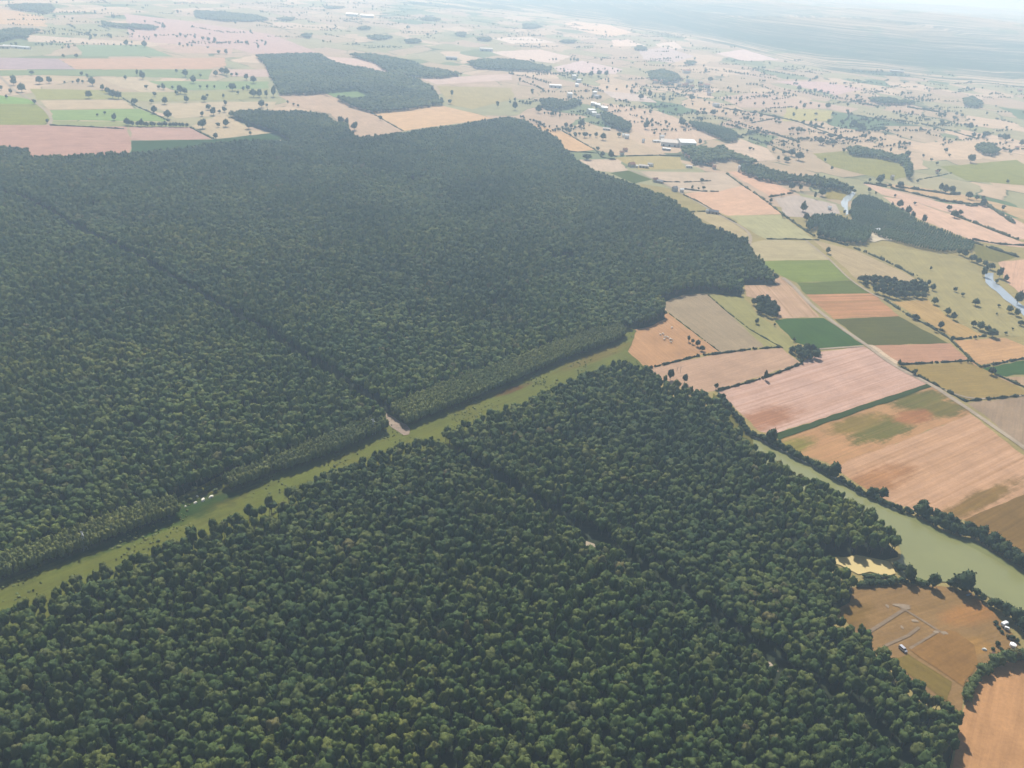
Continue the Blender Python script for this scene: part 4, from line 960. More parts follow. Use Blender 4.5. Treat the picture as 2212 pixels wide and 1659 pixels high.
# river bank trees
row_trees("riverbank_tree", "bank tree", "trees along the river's right bank", "bushy bank tree above the narrow river, {} from the left", along([(1551, 858), (1588, 903), (1612, 935), (1652, 956), (1698, 979), (1748, 1003), (1798, 1032), (1848, 1062), (1898, 1085), (1952, 1110)], 62, 15.5, .95, 2.5, 2), LONE, LONE_TRUNK)
row_trees("riverbank_tree", "bank tree", "larger trees above the river's right bank", "large rounded tree standing out above the narrow river, {} from the left", [(1664, 956, 23, 1.35), (1800, 1030, 26, 1.3), (1905, 1078, 22, 1.2), (1888, 1072, 18, 1.1)], LONE, LONE_TRUNK)
row_trees("riverbank_tree", "bank tree", "dense tree belt along the wide river", "tree in the dense belt along the wide river, {} from the left", along([(1972, 1108), (2020, 1138), (2066, 1154), (2110, 1166), (2170, 1204), (2225, 1240)], 26, 23, 1.05, 2, 2) + [(1958, 1108, 17, .9), (1966, 1112, 15, .8)] + along([(1985, 1104), (2040, 1132), (2090, 1146), (2150, 1180), (2225, 1228)], 18, 22, 1.1, 2, 2), LONE, LONE_TRUNK)
row_trees("riverbank_tree", "bank tree", "trees between dry meadow and river", "dark tree between dry meadow and river, {} from the left", [(2013, 1269, 27, 1.25), (2052, 1268, 20, .9), (2078, 1276, 50, .92), (2062, 1270, 26, .9), (2108, 1286, 18, .9), (2122, 1298, 18, .9), (2138, 1310, 18, .9), (2152, 1318, 28, 1.0), (2172, 1332, 34, .95), (2192, 1346, 36, 1.0), (2206, 1362, 34, 1.0), (2222, 1380, 34, 1.0), (1962, 1256, 30, 1.15), (1945, 1235, 20, .9), (1934, 1226, 16, .9)], LONE, LONE_TRUNK)
row_trees("shrub", "shrub", "shrubs between yellow pond and dry meadow", "green shrub between yellow pond and dry meadow, {} from the left", along([(1850, 1266), (1900, 1262), (1945, 1258), (2005, 1264)], 18, 15, .72, 2, 2) + along([(1862, 1250), (1900, 1248), (1935, 1250)], 8, 14, .6, 2, 2), LIGHT + LONE, LONE_TRUNK)
row_trees("hedgerow_tree", "hedgerow tree", "bright trees between dry meadow and rosy field", "bright green tree beside the rosy corner field, {} from the left", along([(2082, 1520), (2094, 1490), (2104, 1474), (2122, 1456), (2142, 1442), (2165, 1432), (2190, 1428), (2222, 1420)], 22, 23, 1.0, 2, 3), LIGHT, LONE_TRUNK)
row_trees("shrub", "shrub", "shrubs along the dry meadow's right rim", "small dark shrub on the dry meadow's right rim, {} from the left", [(2150, 1349, 11, .8), (2156, 1358, 10, .7), (2164, 1368, 9, .7), (2176, 1378, 10, .8), (2186, 1382, 12, .9), (2196, 1388, 10, .9), (2153, 1394, 12, .9), (2144, 1404, 9, .7), (2162, 1404, 8, .7)], LONE, LONE_TRUNK)
# groves
row_trees("grove_tree", "grove tree", "trees of the small round grove", "tree of the compact grove above the bright green square, {} from the left", inside([(1624, 658), (1655, 652), (1680, 667), (1681, 684), (1662, 690), (1640, 678)], 20, 15, 1.0, 3), LONE, LONE_TRUNK)
row_trees("grove_tree", "grove tree", "trees of the clump at the pink field's corner", "tree of the clump at the pink field's corner, {} from the left", inside([(1708, 762), (1725, 757), (1745, 757), (1764, 766), (1762, 776), (1745, 778), (1728, 776)], 11, 18, 1.0, 4), LONE, LONE_TRUNK)
row_trees("grove_tree", "grove tree", "trees of the dark long grove", "tree of the long dark grove right of the green crops, {} from the left", inside([(1853, 606), (1900, 606), (1930, 611), (1985, 616), (2000, 630), (2003, 646), (1920, 646), (1888, 634)], 46, 15, .95, 5), LONE, LONE_TRUNK)
row_trees("hedgerow_tree", "hedgerow tree", "trees of the long dark row at far left", "tree of the long dark row above the second pink field, {} from the left", along([(268, 270), (300, 273), (360, 274), (408, 275)], 18, 10, 1.0, 1, .5), LONE, LONE_TRUNK)
row_trees("conifer", "conifer", "pointed trees in the dark wood by the village road", "pointed conifer rising from the dark village road wood, {} from the left", [(1298, 250, 4.5, 1.6), (1305, 252, 4.5, 1.8), (1312, 254, 4.5, 1.7), (1320, 258, 4.5, 1.6), (1327, 262, 4.5, 1.7), (1336, 264, 4.5, 1.6), (1343, 266, 4.5, 1.5)], CONE, LONE_TRUNK)

# bare dead trees
def dead_mesh(seed, h):
    return trunk_mesh("trunk", h, .16, seed, M_DEAD)
for px, py, h, lab in [(441, 1043, 9, "bare grey trunk left in the broken gap above the ride"), (478, 1038, 7, "pale dead tree at the thicket's broken end"), (452, 1036, 8, "bleached dead tree behind the gap"), (400, 1072, 7, "grey leafless tree at the gap's left side"), (425, 1050, 6, "short grey snag in the middle of the gap"), (1469, 806, 10, "bare dead tree in the tan hedged meadow"), (1462, 803, 7, "thin dead stem in the tan hedged meadow")]:
    g = G(px, py)
    link("dead_tree", dead_mesh(int(px), h), None, (g[0], g[1], 0), None, lab, "dead tree", "bare dead trees")

# ------------------------------------------------------------------ hedges
def hedge(line, w, h, label, mat=None, name="hedge", gap=.06):
    P = [np.array(G(*p)) for p in line]; Q = []
    far = np.hypot(*P[0]); step = max(1.2, far / 500)
    for a, b in zip(P[:-1], P[1:]):
        n = max(1, int(np.hypot(*(b - a)) / step))
        for k in range(n): Q.append(a + (b - a) * k / n)
    Q.append(P[-1]); Q = np.array(Q)
    if len(Q) < 3: return
    T = np.gradient(Q, axis=0); T /= np.maximum(1e-6, np.hypot(*T.T))[:, None]; N = np.stack([-T[:, 1], T[:, 0]], 1)
    V = []; F = []; prev = None
    rng = np.random.default_rng(len(FIELDS) + int(abs(Q[0, 0])))
    wob = 1 + .35 * np.sin(np.cumsum(rng.uniform(0, 1.2, len(Q)))) + rng.normal(0, .18, len(Q))
    for i, (q, n) in enumerate(zip(Q, N)):
        if rng.random() < gap and 2 < i < len(Q) - 2: prev = None; continue
        k = max(.35, wob[i]); ids = []
        for a in np.linspace(0, math.pi, 6):
            o = rng.normal(0, .10, 3)
            V.append((q[0] + n[0] * (math.cos(a) * w / 2 * k + o[0]), q[1] + n[1] * (math.cos(a) * w / 2 * k) + o[1], max(0, math.sin(a)) * h * k * (1 + o[2]) + .1 * (math.sin(a) > .01)))
            ids.append(len(V) - 1)
        if prev:
            for s in range(5): F.append((prev[s], prev[s + 1], ids[s + 1], ids[s]))
        prev = ids
        for _ in range(2):
            c = np.array(V[ids[rng.integers(1, 5)]]); u = rng.normal(0, .45 * min(2, w / 2), 3); v2 = rng.normal(0, .45 * min(2, w / 2), 3); m0 = len(V)
            V += [tuple(c + u), tuple(c + v2), tuple(c - u)]; F.append((m0, m0 + 1, m0 + 2))
    return link(name, mesh_from(name, V, F, [mat or M_HEDGE]), None, None, None, label, "hedge", "field hedges")
HG = [
    ([(1401, 796), (1446, 785), (1508, 769), (1561, 763), (1621, 755), (1686, 750)], 2.0, 1.5, "broken dark hedge below the orange stubble field with cattle"),
    ([(1551, 844), (1600, 831), (1646, 818), (1690, 802), (1733, 785)], 2.2, 1.8, "straight dark hedge along the top of the pale pink ploughed field"),
    ([(1706, 761), (1720, 773), (1733, 785)], 2.5, 1.6, "short dark hedge left of the clump at the pink field's corner"),
    ([(1446, 678), (1500, 719), (1553, 759)], .9, .8, "thin sparse hedge between orange stubble and grey meadow strip"),
    ([(1530, 638), (1571, 674), (1620, 712), (1651, 730), (1690, 752)], 1.2, 1.0, "thin dotted hedge between the two meadow strips"),
    ([(1942, 788), (2020, 784), (2084, 780), (2097, 779)], 2.0, 1.6, "dark hedge between the rosy bare field and olive meadow"),
    ([(1946, 793), (2009, 826), (2050, 848), (2084, 867), (2150, 861), (2230, 853)], 2.2, 1.8, "dark hedge bordering the large olive meadow's lower side"),
    ([(1911, 648), (1964, 683), (2009, 706), (2049, 731), (2084, 764), (2099, 780), (2119, 794)], 2.6, 2.0, "long hedge sloping past the dark green crop"),
    ([(2064, 734), (2100, 730), (2129, 726)], 2.2, 1.8, "short hedge above the orange right field"),
    ([(2122, 793), (2170, 783), (2230, 771)], 2.4, 1.8, "hedge above the vivid green crop"),
    ([(2149, 809), (2180, 823), (2230, 845)], 2.4, 1.8, "hedge below the vivid green crop"),
    ([(1656, 517), (1715, 517), (1769, 519)], 1.8, 1.5, "level hedge above the tan and olive meadow"),
    ([(1699, 470), (1730, 492), (1759, 511), (1800, 522), (1834, 532), (1870, 546), (1909, 563), (1950, 583), (1991, 607)], 3.4, 2.6, "long thick hedge from the plantation down to the grove"),
    ([(1569, 375), (1606, 402), (1640, 424), (1661, 440), (1680, 455), (1699, 470)], 3.0, 2.2, "hedge down the right side of the large orange stubble field"),
    ([(1661, 426), (1690, 421), (1713, 417)], 2.6, 2.0, "hedge along the bottom of the narrow orange field"),
    ([(1326, 338), (1380, 337), (1430, 336), (1476, 337)], 2.6, 1.8, "level hedge in front of the white warehouse"),
    ([(1892, 398), (1960, 407), (2050, 420), (2072, 420)], 5.0, 3.4, "thick hedge on the first far right strip"),
    ([(1866, 396), (1920, 405), (1980, 420), (2046, 436), (2130, 444)], 4.0, 2.6, "second hedge between the far right strips"),
    ([(2056, 464), (2100, 480), (2150, 500), (2198, 518)], 4.5, 3.2, "lumpy hedge splitting the long orange strips"),
    ([(2030, 434), (2060, 437), (2095, 446), (2133, 443)], 4.0, 2.8, "curving hedge round the beige strip's end"),
    ([(2135, 446), (2165, 466), (2190, 483)], 5.5, 4.0, "dark hedge at the right end of the strips"),
    ([(2085, 520), (2115, 528), (2150, 540), (2200, 556)], 4.5, 3.0, "hedge between plantation and orange strip"),
    ([(2100, 518), (2160, 528), (2230, 532)], 3.0, 2.2, "thin hedge under the long orange strip"),
    ([(1216, 284), (1250, 304), (1286, 324), (1300, 340), (1330, 345)], 2.6, 1.8, "dotted hedge along the forest edge field"),
    ([(1226, 328), (1260, 329), (1290, 331)], 2.4, 1.6, "level hedge touching the forest's right edge"),
    ([(1476, 421), (1510, 437), (1536, 452), (1560, 466), (1590, 482)], 2.0, 1.6, "hedge following the winding lane"),
    ([(1478, 409), (1520, 414), (1552, 414)], 2.4, 1.7, "hedge on top of the large orange stubble field"),
    ([(1426, 393), (1480, 394), (1536, 391)], 2.2, 1.5, "faint hedge across the beige pasture"),
    ([(1488, 459), (1510, 457), (1530, 458)], 2.2, 1.6, "short hedge between forest and barn"),
    ([(265, 212), (290, 228), (330, 245), (365, 262)], 3.0, 2.0, "diagonal hedge right of the light green crop"),
    ([(410, 275), (440, 290), (460, 300)], 3.0, 2.0, "diagonal ditch hedge below the long tree row"),
    ([(108, 271), (180, 274), (268, 279)], 2.6, 1.8, "low hedge along the mauve-pink ploughed field"),
    ([(800, 243), (835, 263), (870, 283)], 3.0, 1.6, "hedge between mauve fallow and pale orange field"),
    ([(1624, 266), (1680, 255), (1720, 262), (1780, 285), (1815, 296), (1850, 305)], 3.4, 2.4, "far hedge curving above the pale stubble"),
    ([(1545, 232), (1600, 240), (1640, 246), (1700, 258), (1780, 278)], 4.5, 3.4, "long far hedge slanting below the distant hamlet"),
    ([(1668, 289), (1690, 296), (1722, 306)], 5.0, 4.0, "dark thick hedge right of the poplar belt"),
    ([(1588, 296), (1620, 300), (1660, 312), (1700, 330)], 3.6, 2.6, "far hedge below the poplar belt"),
    ([(1850, 250), (1900, 258), (1960, 262), (2050, 282), (2110, 300)], 4.0, 2.6, "far hedge crossing the right pastures"),
    ([(1960, 232), (2000, 238), (2030, 243)], 6.0, 4.5, "dense far hedge right of the ragged wood"),
    ([(1986, 388), (2030, 380), (2055, 374)], 2.4, 1.5, "pale lane hedge by the dull green crop"),
]
for line, w, h, lab in HG: hedge(line, w, h, lab)

# ------------------------------------------------------------------ buildings
WALLS = {'white': plain_mat("white render", (.72, .70, .66), .8, .2, .05), 'cream': plain_mat("cream render", (.55, .48, .38), .8, .2, .07), 'pink': plain_mat("pinkish render", (.52, .38, .30), .8, .2, .07), 'grey': plain_mat("grey cladding", (.40, .41, .42), .7, .3, .06)}
ROOFS = {'white': plain_mat("white sheet roof", (.74, .74, .72), .5, .4, .05), 'red': plain_mat("red clay tiles", (.36, .17, .11), .9, .1, .15, 1.2), 'grey': plain_mat("grey fibre cement roof", (.36, .35, .34), .8, .2, .1), 'slate': plain_mat("slate roof", (.17, .17, .19), .6, .3, .1), 'pale': plain_mat("pale dusty roof", (.56, .50, .44), .8, .2, .08)}
M_DOOR = plain_mat("dark doors and windows", (.06, .06, .065), .5, .4, .1)

def boxes(bm_list):
    V = []; F = []
    for (x0, y0, z0, x1, y1, z1) in bm_list:
        n = len(V)
        V += [(x, y, z) for z in (z0, z1) for y in (y0, y1) for x in (x0, x1)]
        F += [(n, n + 2, n + 3, n + 1), (n + 4, n + 5, n + 7, n + 6), (n, n + 1, n + 5, n + 4), (n + 2, n + 6, n + 7, n + 3), (n, n + 4, n + 6, n + 2), (n + 1, n + 3, n + 7, n + 5)]
    return V, F

def building(name, px, py, L, W, H, rise, rot, wall, roof, label, cat, group=None, openings=3):
    g = G(px, py)
    if py < 300 and wall == 'white' and L < 40: L, W, H = L * 1.3, W * 1.3, H * 1.2
    t = thing(name, label, cat, (g[0], g[1], 0), rot, None, group)
    l, w = L / 2, W / 2
    V = [(-l, -w, -.3), (l, -w, -.3), (l, w, -.3), (-l, w, -.3), (-l, -w, H), (l, -w, H), (l, w, H), (-l, w, H), (-l, 0, H + rise), (l, 0, H + rise)]
    F = [(0, 1, 5, 4), (2, 3, 7, 6), (1, 2, 6, 9, 5), (3, 0, 4, 8, 7)]
    link("wall", mesh_from("wall", V, F, [WALLS[wall]]), t)
    e = .45; th = .22; k = rise / w
    V = []; F = []
    for s in (-1, 1):
        n = len(V)
        p = [(-l - e, s * (w + e), H - k * e + .06), (l + e, s * (w + e), H - k * e + .06), (l + e, 0, H + rise + .06), (-l - e, 0, H + rise + .06)]
        V += p + [(x, y, z + th) for x, y, z in p]
        F += [(n, n + 1, n + 2, n + 3), (n + 7, n + 6, n + 5, n + 4), (n, n + 4, n + 5, n + 1), (n + 1, n + 5, n + 6, n + 2), (n + 3, n + 7, n + 4, n)]
    ro = link("roof", mesh_from("roof", V, F, [ROOFS[roof]]), t)
    if cat == "house":
        V, F = boxes([(l * .5, -.35, H + rise * .5, l * .5 + .7, .35, H + rise + 1.0)])
        link("chimney", mesh_from("chimney", V, F, [WALLS['pink']]), ro)
    for i in range(openings):
        x = -l + L * (i + .5) / openings
        dw = min(1.1, L / openings * .25) if cat == "house" else min(3.5, L / openings * .3)
        dh = 1.3 if cat == "house" and i != openings // 2 else min(H * .75, 2.1 if cat == "house" else 3.5)
        z0 = .9 if dh < 1.5 else 0
        V, F = boxes([(x - dw / 2, -w - .05, z0, x + dw / 2, -w + .1, z0 + dh)])
        link("window" if dh < 1.5 else "door", mesh_from("opening", V, F, [M_DOOR]), t)
    return t
B = [
    ("warehouse", 1480, 317, 34, 40, 12, 4, .15, 'white', 'white', "large white warehouse, the brightest building beside the hamlet", "warehouse"),
    ("warehouse", 1445, 313, 36, 36, 8, 4, -.1, 'white', 'pale', "white warehouse with a rosy low roof left of the brightest one", "warehouse"),
    ("shed", 1435, 324, 9, 7, 4, 1, .1, 'grey', 'white', "pale shed in front of the warehouses, left one of a pair", "shed"),
    ("shed", 1443, 325, 9, 7, 4, 1, .1, 'grey', 'white', "pale shed in front of the warehouses, right one of a pair", "shed"),
    ("barn", 1420, 307, 22, 6, 3.5, 1.2, .35, 'white', 'white', "long low white barn left of the warehouses", "barn"),
    ("house", 1429, 301, 9, 8, 7, 2.5, .3, 'white', 'white', "tall white house at the end of the long low barn", "house"),
    ("house", 1353, 299, 7, 6, 6, 2, .2, 'white', 'white', "narrow white house among trees on the village road", "house"),
    ("house", 1346, 296, 4, 4, 5, 1.5, .2, 'white', 'white', "tiny white house left of the narrow one on the village road", "house"),
    ("house", 1389, 308, 5, 5, 6, 2, .2, 'white', 'white', "small white house halfway along the village road", "house"),
    ("barn", 1310, 281, 16, 9, 4, 1.5, -.1, 'cream', 'pale', "cream barn below the dark pointed wood", "barn"),
    ("house", 1343, 334, 8, 7, 5, 2.5, .2, 'white', 'red', "white house with pink roof beside the level hedge", "house"),
    ("house", 1350, 327, 8, 7, 4.5, 2.5, .5, 'pink', 'red', "pinkish house just behind the white one by the hedge", "house"),
    ("house", 1364, 360, 11, 9, 5, 3.5, .6, 'cream', 'red', "red roofed farmhouse at the forest's right edge", "house"),
    ("shed", 1375, 362, 4, 5, 4, 1.2, .1, 'white', 'white', "small white shed right of the red roofed farmhouse", "shed"),
    ("barn", 1390, 362, 18, 8, 4, 1.6, -.1, 'cream', 'pale', "tan barn right of the red roofed farmhouse", "barn"),
    ("barn", 1405, 359, 9, 7, 4.5, 1.5, -.6, 'white', 'grey', "grey and white barn right of the tan barn", "barn"),
    ("shed", 1488, 362, 12, 7, 3.5, 1, 0, 'white', 'pale', "pale flat shed alone in the olive fallow", "shed"),
    ("house", 1536, 358, 6, 6, 5, 2, .1, 'pink', 'red', "pinkish house below the red roofed hamlet, upper of two", "house"),
    ("house", 1542, 365, 6, 6, 5, 2, .1, 'pink', 'red', "pinkish house below the red roofed hamlet, lower of two", "house"),
    ("house", 1415, 393, 8, 6, 5, 2.5, .3, 'cream', 'red', "cream house with a brown roof by the small green crop", "house"),
    ("barn", 1425, 395, 12, 6, 3.5, 2, -.5, 'pink', 'slate', "dark roofed barn right of the cream house", "barn"),
    ("house", 1457, 413, 8, 7, 5.5, 3, .5, 'grey', 'grey', "grey house among trees at the lane's upper end", "house"),
    ("house", 1472, 415, 6, 6, 5, 1.5, 0, 'white', 'white', "square white house at the lane's upper end", "house"),
    ("house", 1527, 460, 3.5, 4, 4.5, 1.5, 0, 'white', 'white', "tiny white house at the left end of the long purple barn", "house"),
    ("barn", 1540, 461, 16, 6, 3.5, 2.2, -.25, 'pink', 'slate', "long purple-grey barn beside the winding lane", "barn"),
    ("house", 1483, 341, 8, 7, 5, 3, .3, 'cream', 'red', "red roofed hamlet house at the lower left", "house"), ("house", 1491, 345, 8, 7, 5, 3, -.4, 'cream', 'red', "second red roofed hamlet house from the left", "house"),
    ("house", 1500, 336, 9, 8, 5.5, 3, .2, 'pink', 'red', "pink hamlet house in the middle of the trees", "house"), ("house", 1506, 333, 8, 7, 6, 3, .7, 'cream', 'red', "tallest cream hamlet house in the middle", "house"),
    ("house", 1512, 346, 10, 8, 5, 3, -.2, 'pink', 'red', "lower right hamlet house with red roof", "house"), ("house", 1499, 352, 12, 8, 5, 3, .1, 'pink', 'slate', "dark roofed hamlet house at the lowest place", "house"),
    ("house", 1239, 172, 9, 9, 11, 2, .2, 'white', 'white', "white house highest in the picture above the white group", "house"), ("house", 1249, 178, 12, 8, 7, 2, .6, 'white', 'white', "white house right of the highest white house", "house"),
    ("barn", 1199, 189, 28, 9, 6, 2, .1, 'white', 'white', "long white barn at the white group's left end", "barn"), ("house", 1246, 187, 8, 8, 6, 2, 0, 'white', 'white', "white house below the white group's middle", "house"),
    ("house", 1266, 198, 8, 7, 5, 2.5, 0, 'pink', 'red', "pink house alone beside the white group", "house"), ("house", 1230, 210, 10, 9, 9, 2, .3, 'white', 'white', "bright white house above the small wood", "house"),
    ("house", 1284, 206, 9, 8, 8, 2, .2, 'white', 'white', "white house among trees, upper of the right pair", "house"), ("house", 1289, 212, 10, 8, 6, 2, -.3, 'white', 'slate', "white house among trees, lower of the right pair", "house"),
    ("house", 1282, 228, 10, 8, 6, 2, -.3, 'white', 'white', "first white house of the slanting row", "house"), ("house", 1291, 231, 10, 8, 6, 2, -.3, 'white', 'white', "second white house of the slanting row", "house"),
    ("house", 1299, 235, 10, 8, 6, 2, -.3, 'white', 'pale', "third white house of the slanting row", "house"), ("house", 1306, 238, 12, 9, 6, 2, -.3, 'white', 'white', "last and largest white house of the slanting row", "house"),
    ("barn", 1276, 245, 14, 11, 8, 2, .4, 'white', 'white', "big white barn left of the dark pointed wood", "barn"), ("house", 1282, 250, 9, 9, 7, 2, .2, 'white', 'white', "white house just below the big white barn", "house"), ("house", 1291, 254, 8, 8, 6, 2, 0, 'white', 'grey', "white house touching the dark pointed wood", "house"),
    ("house", 1926, 388, 5, 6, 7, 2, .2, 'cream', 'pale', "narrow cream house at the lane by the scrub field", "house"), ("tower", 1595, 371, 4, 4, 11, 1.2, 0, 'white', 'white', "white tower at the left tip of the riverside wood", "tower"),
    ("house", 1791, 453, 5, 5, 4.5, 1.5, 0, 'white', 'white', "small white house above the darker plantation block", "house"), ("shed", 1894, 503, 6, 6, 6, 1.2, .4, 'white', 'white', "white shed on the sandy yard", "shed"),
    ("shed", 8, 104, 34, 12, 6, 2, .3, 'cream', 'pale', "cream farm shed at the photo's far left edge", "shed"), ("barn", 37, 104, 78, 10, 5, 2, 0, 'white', 'white', "very long white farm barn at far left", "barn"),
    ("barn", 975, 129, 40, 16, 8, 3, .1, 'grey', 'grey', "grey barn above the far dark belt", "barn"), ("barn", 1050, 110, 50, 24, 9, 3, .2, 'white', 'pale', "pale large barn in the far bright fields", "barn"),
    ("house", 793, 38, 70, 25, 12, 4, .1, 'white', 'white', "long white building near the photo's top edge, right of two", "house"), ("house", 760, 35, 60, 25, 12, 4, .1, 'white', 'white', "white building near the photo's top edge, left of two", "house"),
    ("house", 1481, 158, 16, 12, 8, 3, .2, 'white', 'red', "white house right of the wooded hollow", "house"), ("house", 1486, 157, 12, 10, 8, 3, .4, 'white', 'red', "second white house right of the wooded hollow", "house"),
    ("house", 1526, 190, 14, 12, 9, 3, .2, 'white', 'red', "white house at the right end of the distant village", "house"), ("house", 1546, 230, 14, 9, 6, 2, .1, 'white', 'grey', "white house beside the long far hedge", "house"),
    ("house", 1432, 180, 14, 10, 8, 3, .3, 'white', 'grey', "whitish house below the wooded hollow", "house"), ("house", 1512, 188, 14, 10, 7, 3, .2, 'cream', 'red', "red roofed house left of the distant village's last house", "house"),
    ("house", 2023, 375, 5, 5, 5, 2, 0, 'cream', 'red', "small cream house between two trees by the dull green crop", "house"), ("house", 2202, 198, 16, 12, 7, 3, 0, 'cream', 'red', "cream house below the ridge at right edge", "house"),
    ("barn", 1936, 157, 60, 18, 8, 3, -.1, 'pink', 'pale', "long pinkish barn at the ridge's foot", "barn"), ("house", 2196, 322, 8, 7, 5, 2, 0, 'cream', 'red', "cream house right of the dark oval copse", "house"),
]
hr = random.Random(12)
VIL = sorted([(1408 + hr.uniform(0, 125), hr.uniform(0, 1)) for _ in range(26)])
for k, (x, v_) in enumerate(VIL):
    y = 158 + (x - 1408) * .22 + v_ * 22
    B.append(("house", x, y, hr.uniform(9, 15), hr.uniform(7, 10), hr.uniform(5, 8), 3, hr.uniform(-.6, .6), hr.choice(['white', 'cream', 'cream', 'pink']), hr.choice(['red', 'red', 'pale', 'slate']), f"small house of the distant village, {ordinal(k + 1)} from the left", "house"))
for b in B: building(*b, group="far farm and village buildings", openings=3 if b[3] > 7 else 2)
field("sandy yard in the plantation", (214, 194, 160), [(1876, 512), (1884, 504), (1893, 499), (1920, 512), (1928, 521), (1905, 519), (1890, 524), (1880, 522)], z=.9, stripe=.2)

# ------------------------------------------------------------------ things in the dry meadow
M_PAINT = plain_mat("silver paint", (.50, .50, .54), .35, .5, .04, .5, .3)
M_GLASS = plain_mat("dark glass", (.03, .035, .045), .12, .5, .05)
M_TYRE = plain_mat("tyre rubber", (.025, .025, .025), .9, .2, .1)
M_WHITE = plain_mat("bright white paint", (.80, .80, .80), .45, .4, .03)

def van():
    a, b = G(1943.5, 1400), G(1955, 1410)
    c = (np.array(a) + np.array(b)) / 2
    t = thing("van", "silver grey van parked on the dry meadow near the forest edge", "van", (c[0], c[1], .36), math.atan2(b[1] - a[1], b[0] - a[0]))
    prof = [(-2.45, .35), (-2.5, 1.05), (-2.42, 1.35), (-2.25, 1.98), (-1.9, 2.08), (.75, 2.06), (1.0, 1.98), (1.75, 1.22), (2.4, 1.0), (2.52, .8), (2.5, .35)]
    V = []; F = []; n = len(prof)
    for y, k in ((-.92, .96), (-.98, 1.0), (.98, 1.0), (.92, .96)):
        for x, z in prof: V.append((x * (1 if abs(y) > .95 else .99), y * (1 - max(0, z - 1.1) * .10), z if abs(y) > .95 else .35 + (z - .35) * .985))
    for r in range(3):
        for i in range(n):
            j = (i + 1) % n; F.append((r * n + i, r * n + j, (r + 1) * n + j, (r + 1) * n + i))
    F.append(tuple(range(n))[::-1]); F.append(tuple(3 * n + i for i in range(n)))
    link("body", mesh_from("body", V, F, [M_PAINT]), t)
    link("windscreen", mesh_from("windscreen", [(1.06, -.78, 1.94), (1.06, .78, 1.94), (1.72, .84, 1.30), (1.72, -.84, 1.30)], [(0, 3, 2, 1)], [M_GLASS]), t)
    for s in (-1, 1):
        V, F = boxes([(-2.0, s * .93 - .02, 1.25, .95, s * .93 + .02, 1.85)])
        link("side_window", mesh_from("side_window", V, F, [M_GLASS]), t)
    V, F = boxes([(-2.42, -.72, 1.3, -2.36, .72, 1.85)])
    link("rear_window", mesh_from("rear_window", V, F, [M_GLASS]), t)
    for x in (-1.55, 1.6):
        for s in (-1, 1):
            bm = bmesh.new(); bmesh.ops.create_cone(bm, cap_ends=True, segments=14, radius1=.34, radius2=.34, depth=.24, matrix=Matrix.Translation((x, s * .90, .34)) @ Matrix.Rotation(math.pi / 2, 4, 'X'))
            me = bpy.data.meshes.new("wheel"); bm.to_mesh(me); bm.free(); me.materials.append(M_TYRE); link("wheel", me, t)
van()

def caravan(px, py, L, W, H, rot, label):
    g = G(px, py); t = thing("caravan", label, "caravan", (g[0], g[1], .3), rot)
    bm = bmesh.new(); bmesh.ops.create_cube(bm, size=1, matrix=Matrix.Translation((0, 0, .5 + H / 2)) @ Matrix.Diagonal((L, W, H, 1)))
    bmesh.ops.bevel(bm, geom=[e for e in bm.edges], offset=.28, segments=3, affect='EDGES')
    me = bpy.data.meshes.new("body"); bm.to_mesh(me); bm.free(); me.materials.append(M_WHITE); link("body", me, t)
    for s in (-1, 1):
        V, F = boxes([(-L * .3, s * W / 2 - .03, 1.4, L * .3, s * W / 2 + .03, 2.0)])
        link("window", mesh_from("window", V, F, [M_GLASS]), t)
        bm = bmesh.new(); bmesh.ops.create_cone(bm, cap_ends=True, segments=12, radius1=.32, radius2=.32, depth=.2, matrix=Matrix.Translation((0, s * W * .4, .32)) @ Matrix.Rotation(math.pi / 2, 4, 'X'))
        me = bpy.data.meshes.new("wheel"); bm.to_mesh(me); bm.free(); me.materials.append(M_TYRE); link("wheel", me, t)
    V, F = boxes([(L / 2, -.06, .5, L / 2 + 1.1, .06, .6)])
    link("tow_bar", mesh_from("tow_bar", V, F, [M_TYRE]), t)
caravan(2168, 1352, 4.6, 2.2, 2.1, .5, "larger white caravan on the bank beside the river trees")
caravan(2173.5, 1361, 2.6, 1.8, 1.5, -.6, "little white caravan just below the larger one")

def tank(px, py, r, h, label):
    g = G(px, py); t = thing("water_tank", label, "tank", (g[0], g[1], .3))
    bm = bmesh.new(); bmesh.ops.create_cone(bm, cap_ends=True, segments=24, radius1=r, radius2=r, depth=h, matrix=Matrix.Translation((0, 0, h / 2)))
    me = bpy.data.meshes.new("body"); bm.to_mesh(me); bm.free(); me.materials.append(M_WHITE); link("body", me, t)
    bm = bmesh.new(); bmesh.ops.create_cone(bm, cap_ends=True, segments=24, radius1=r * 1.04, radius2=.25, depth=.5, matrix=Matrix.Translation((0, 0, h + .252)))
    me = bpy.data.meshes.new("lid"); bm.to_mesh(me); bm.free(); me.materials.append(M_WHITE); link("lid", me, t)
tank(2187, 1396.5, 1.7, 1.5, "round bright white tank in front of the bright hedgerow trees")

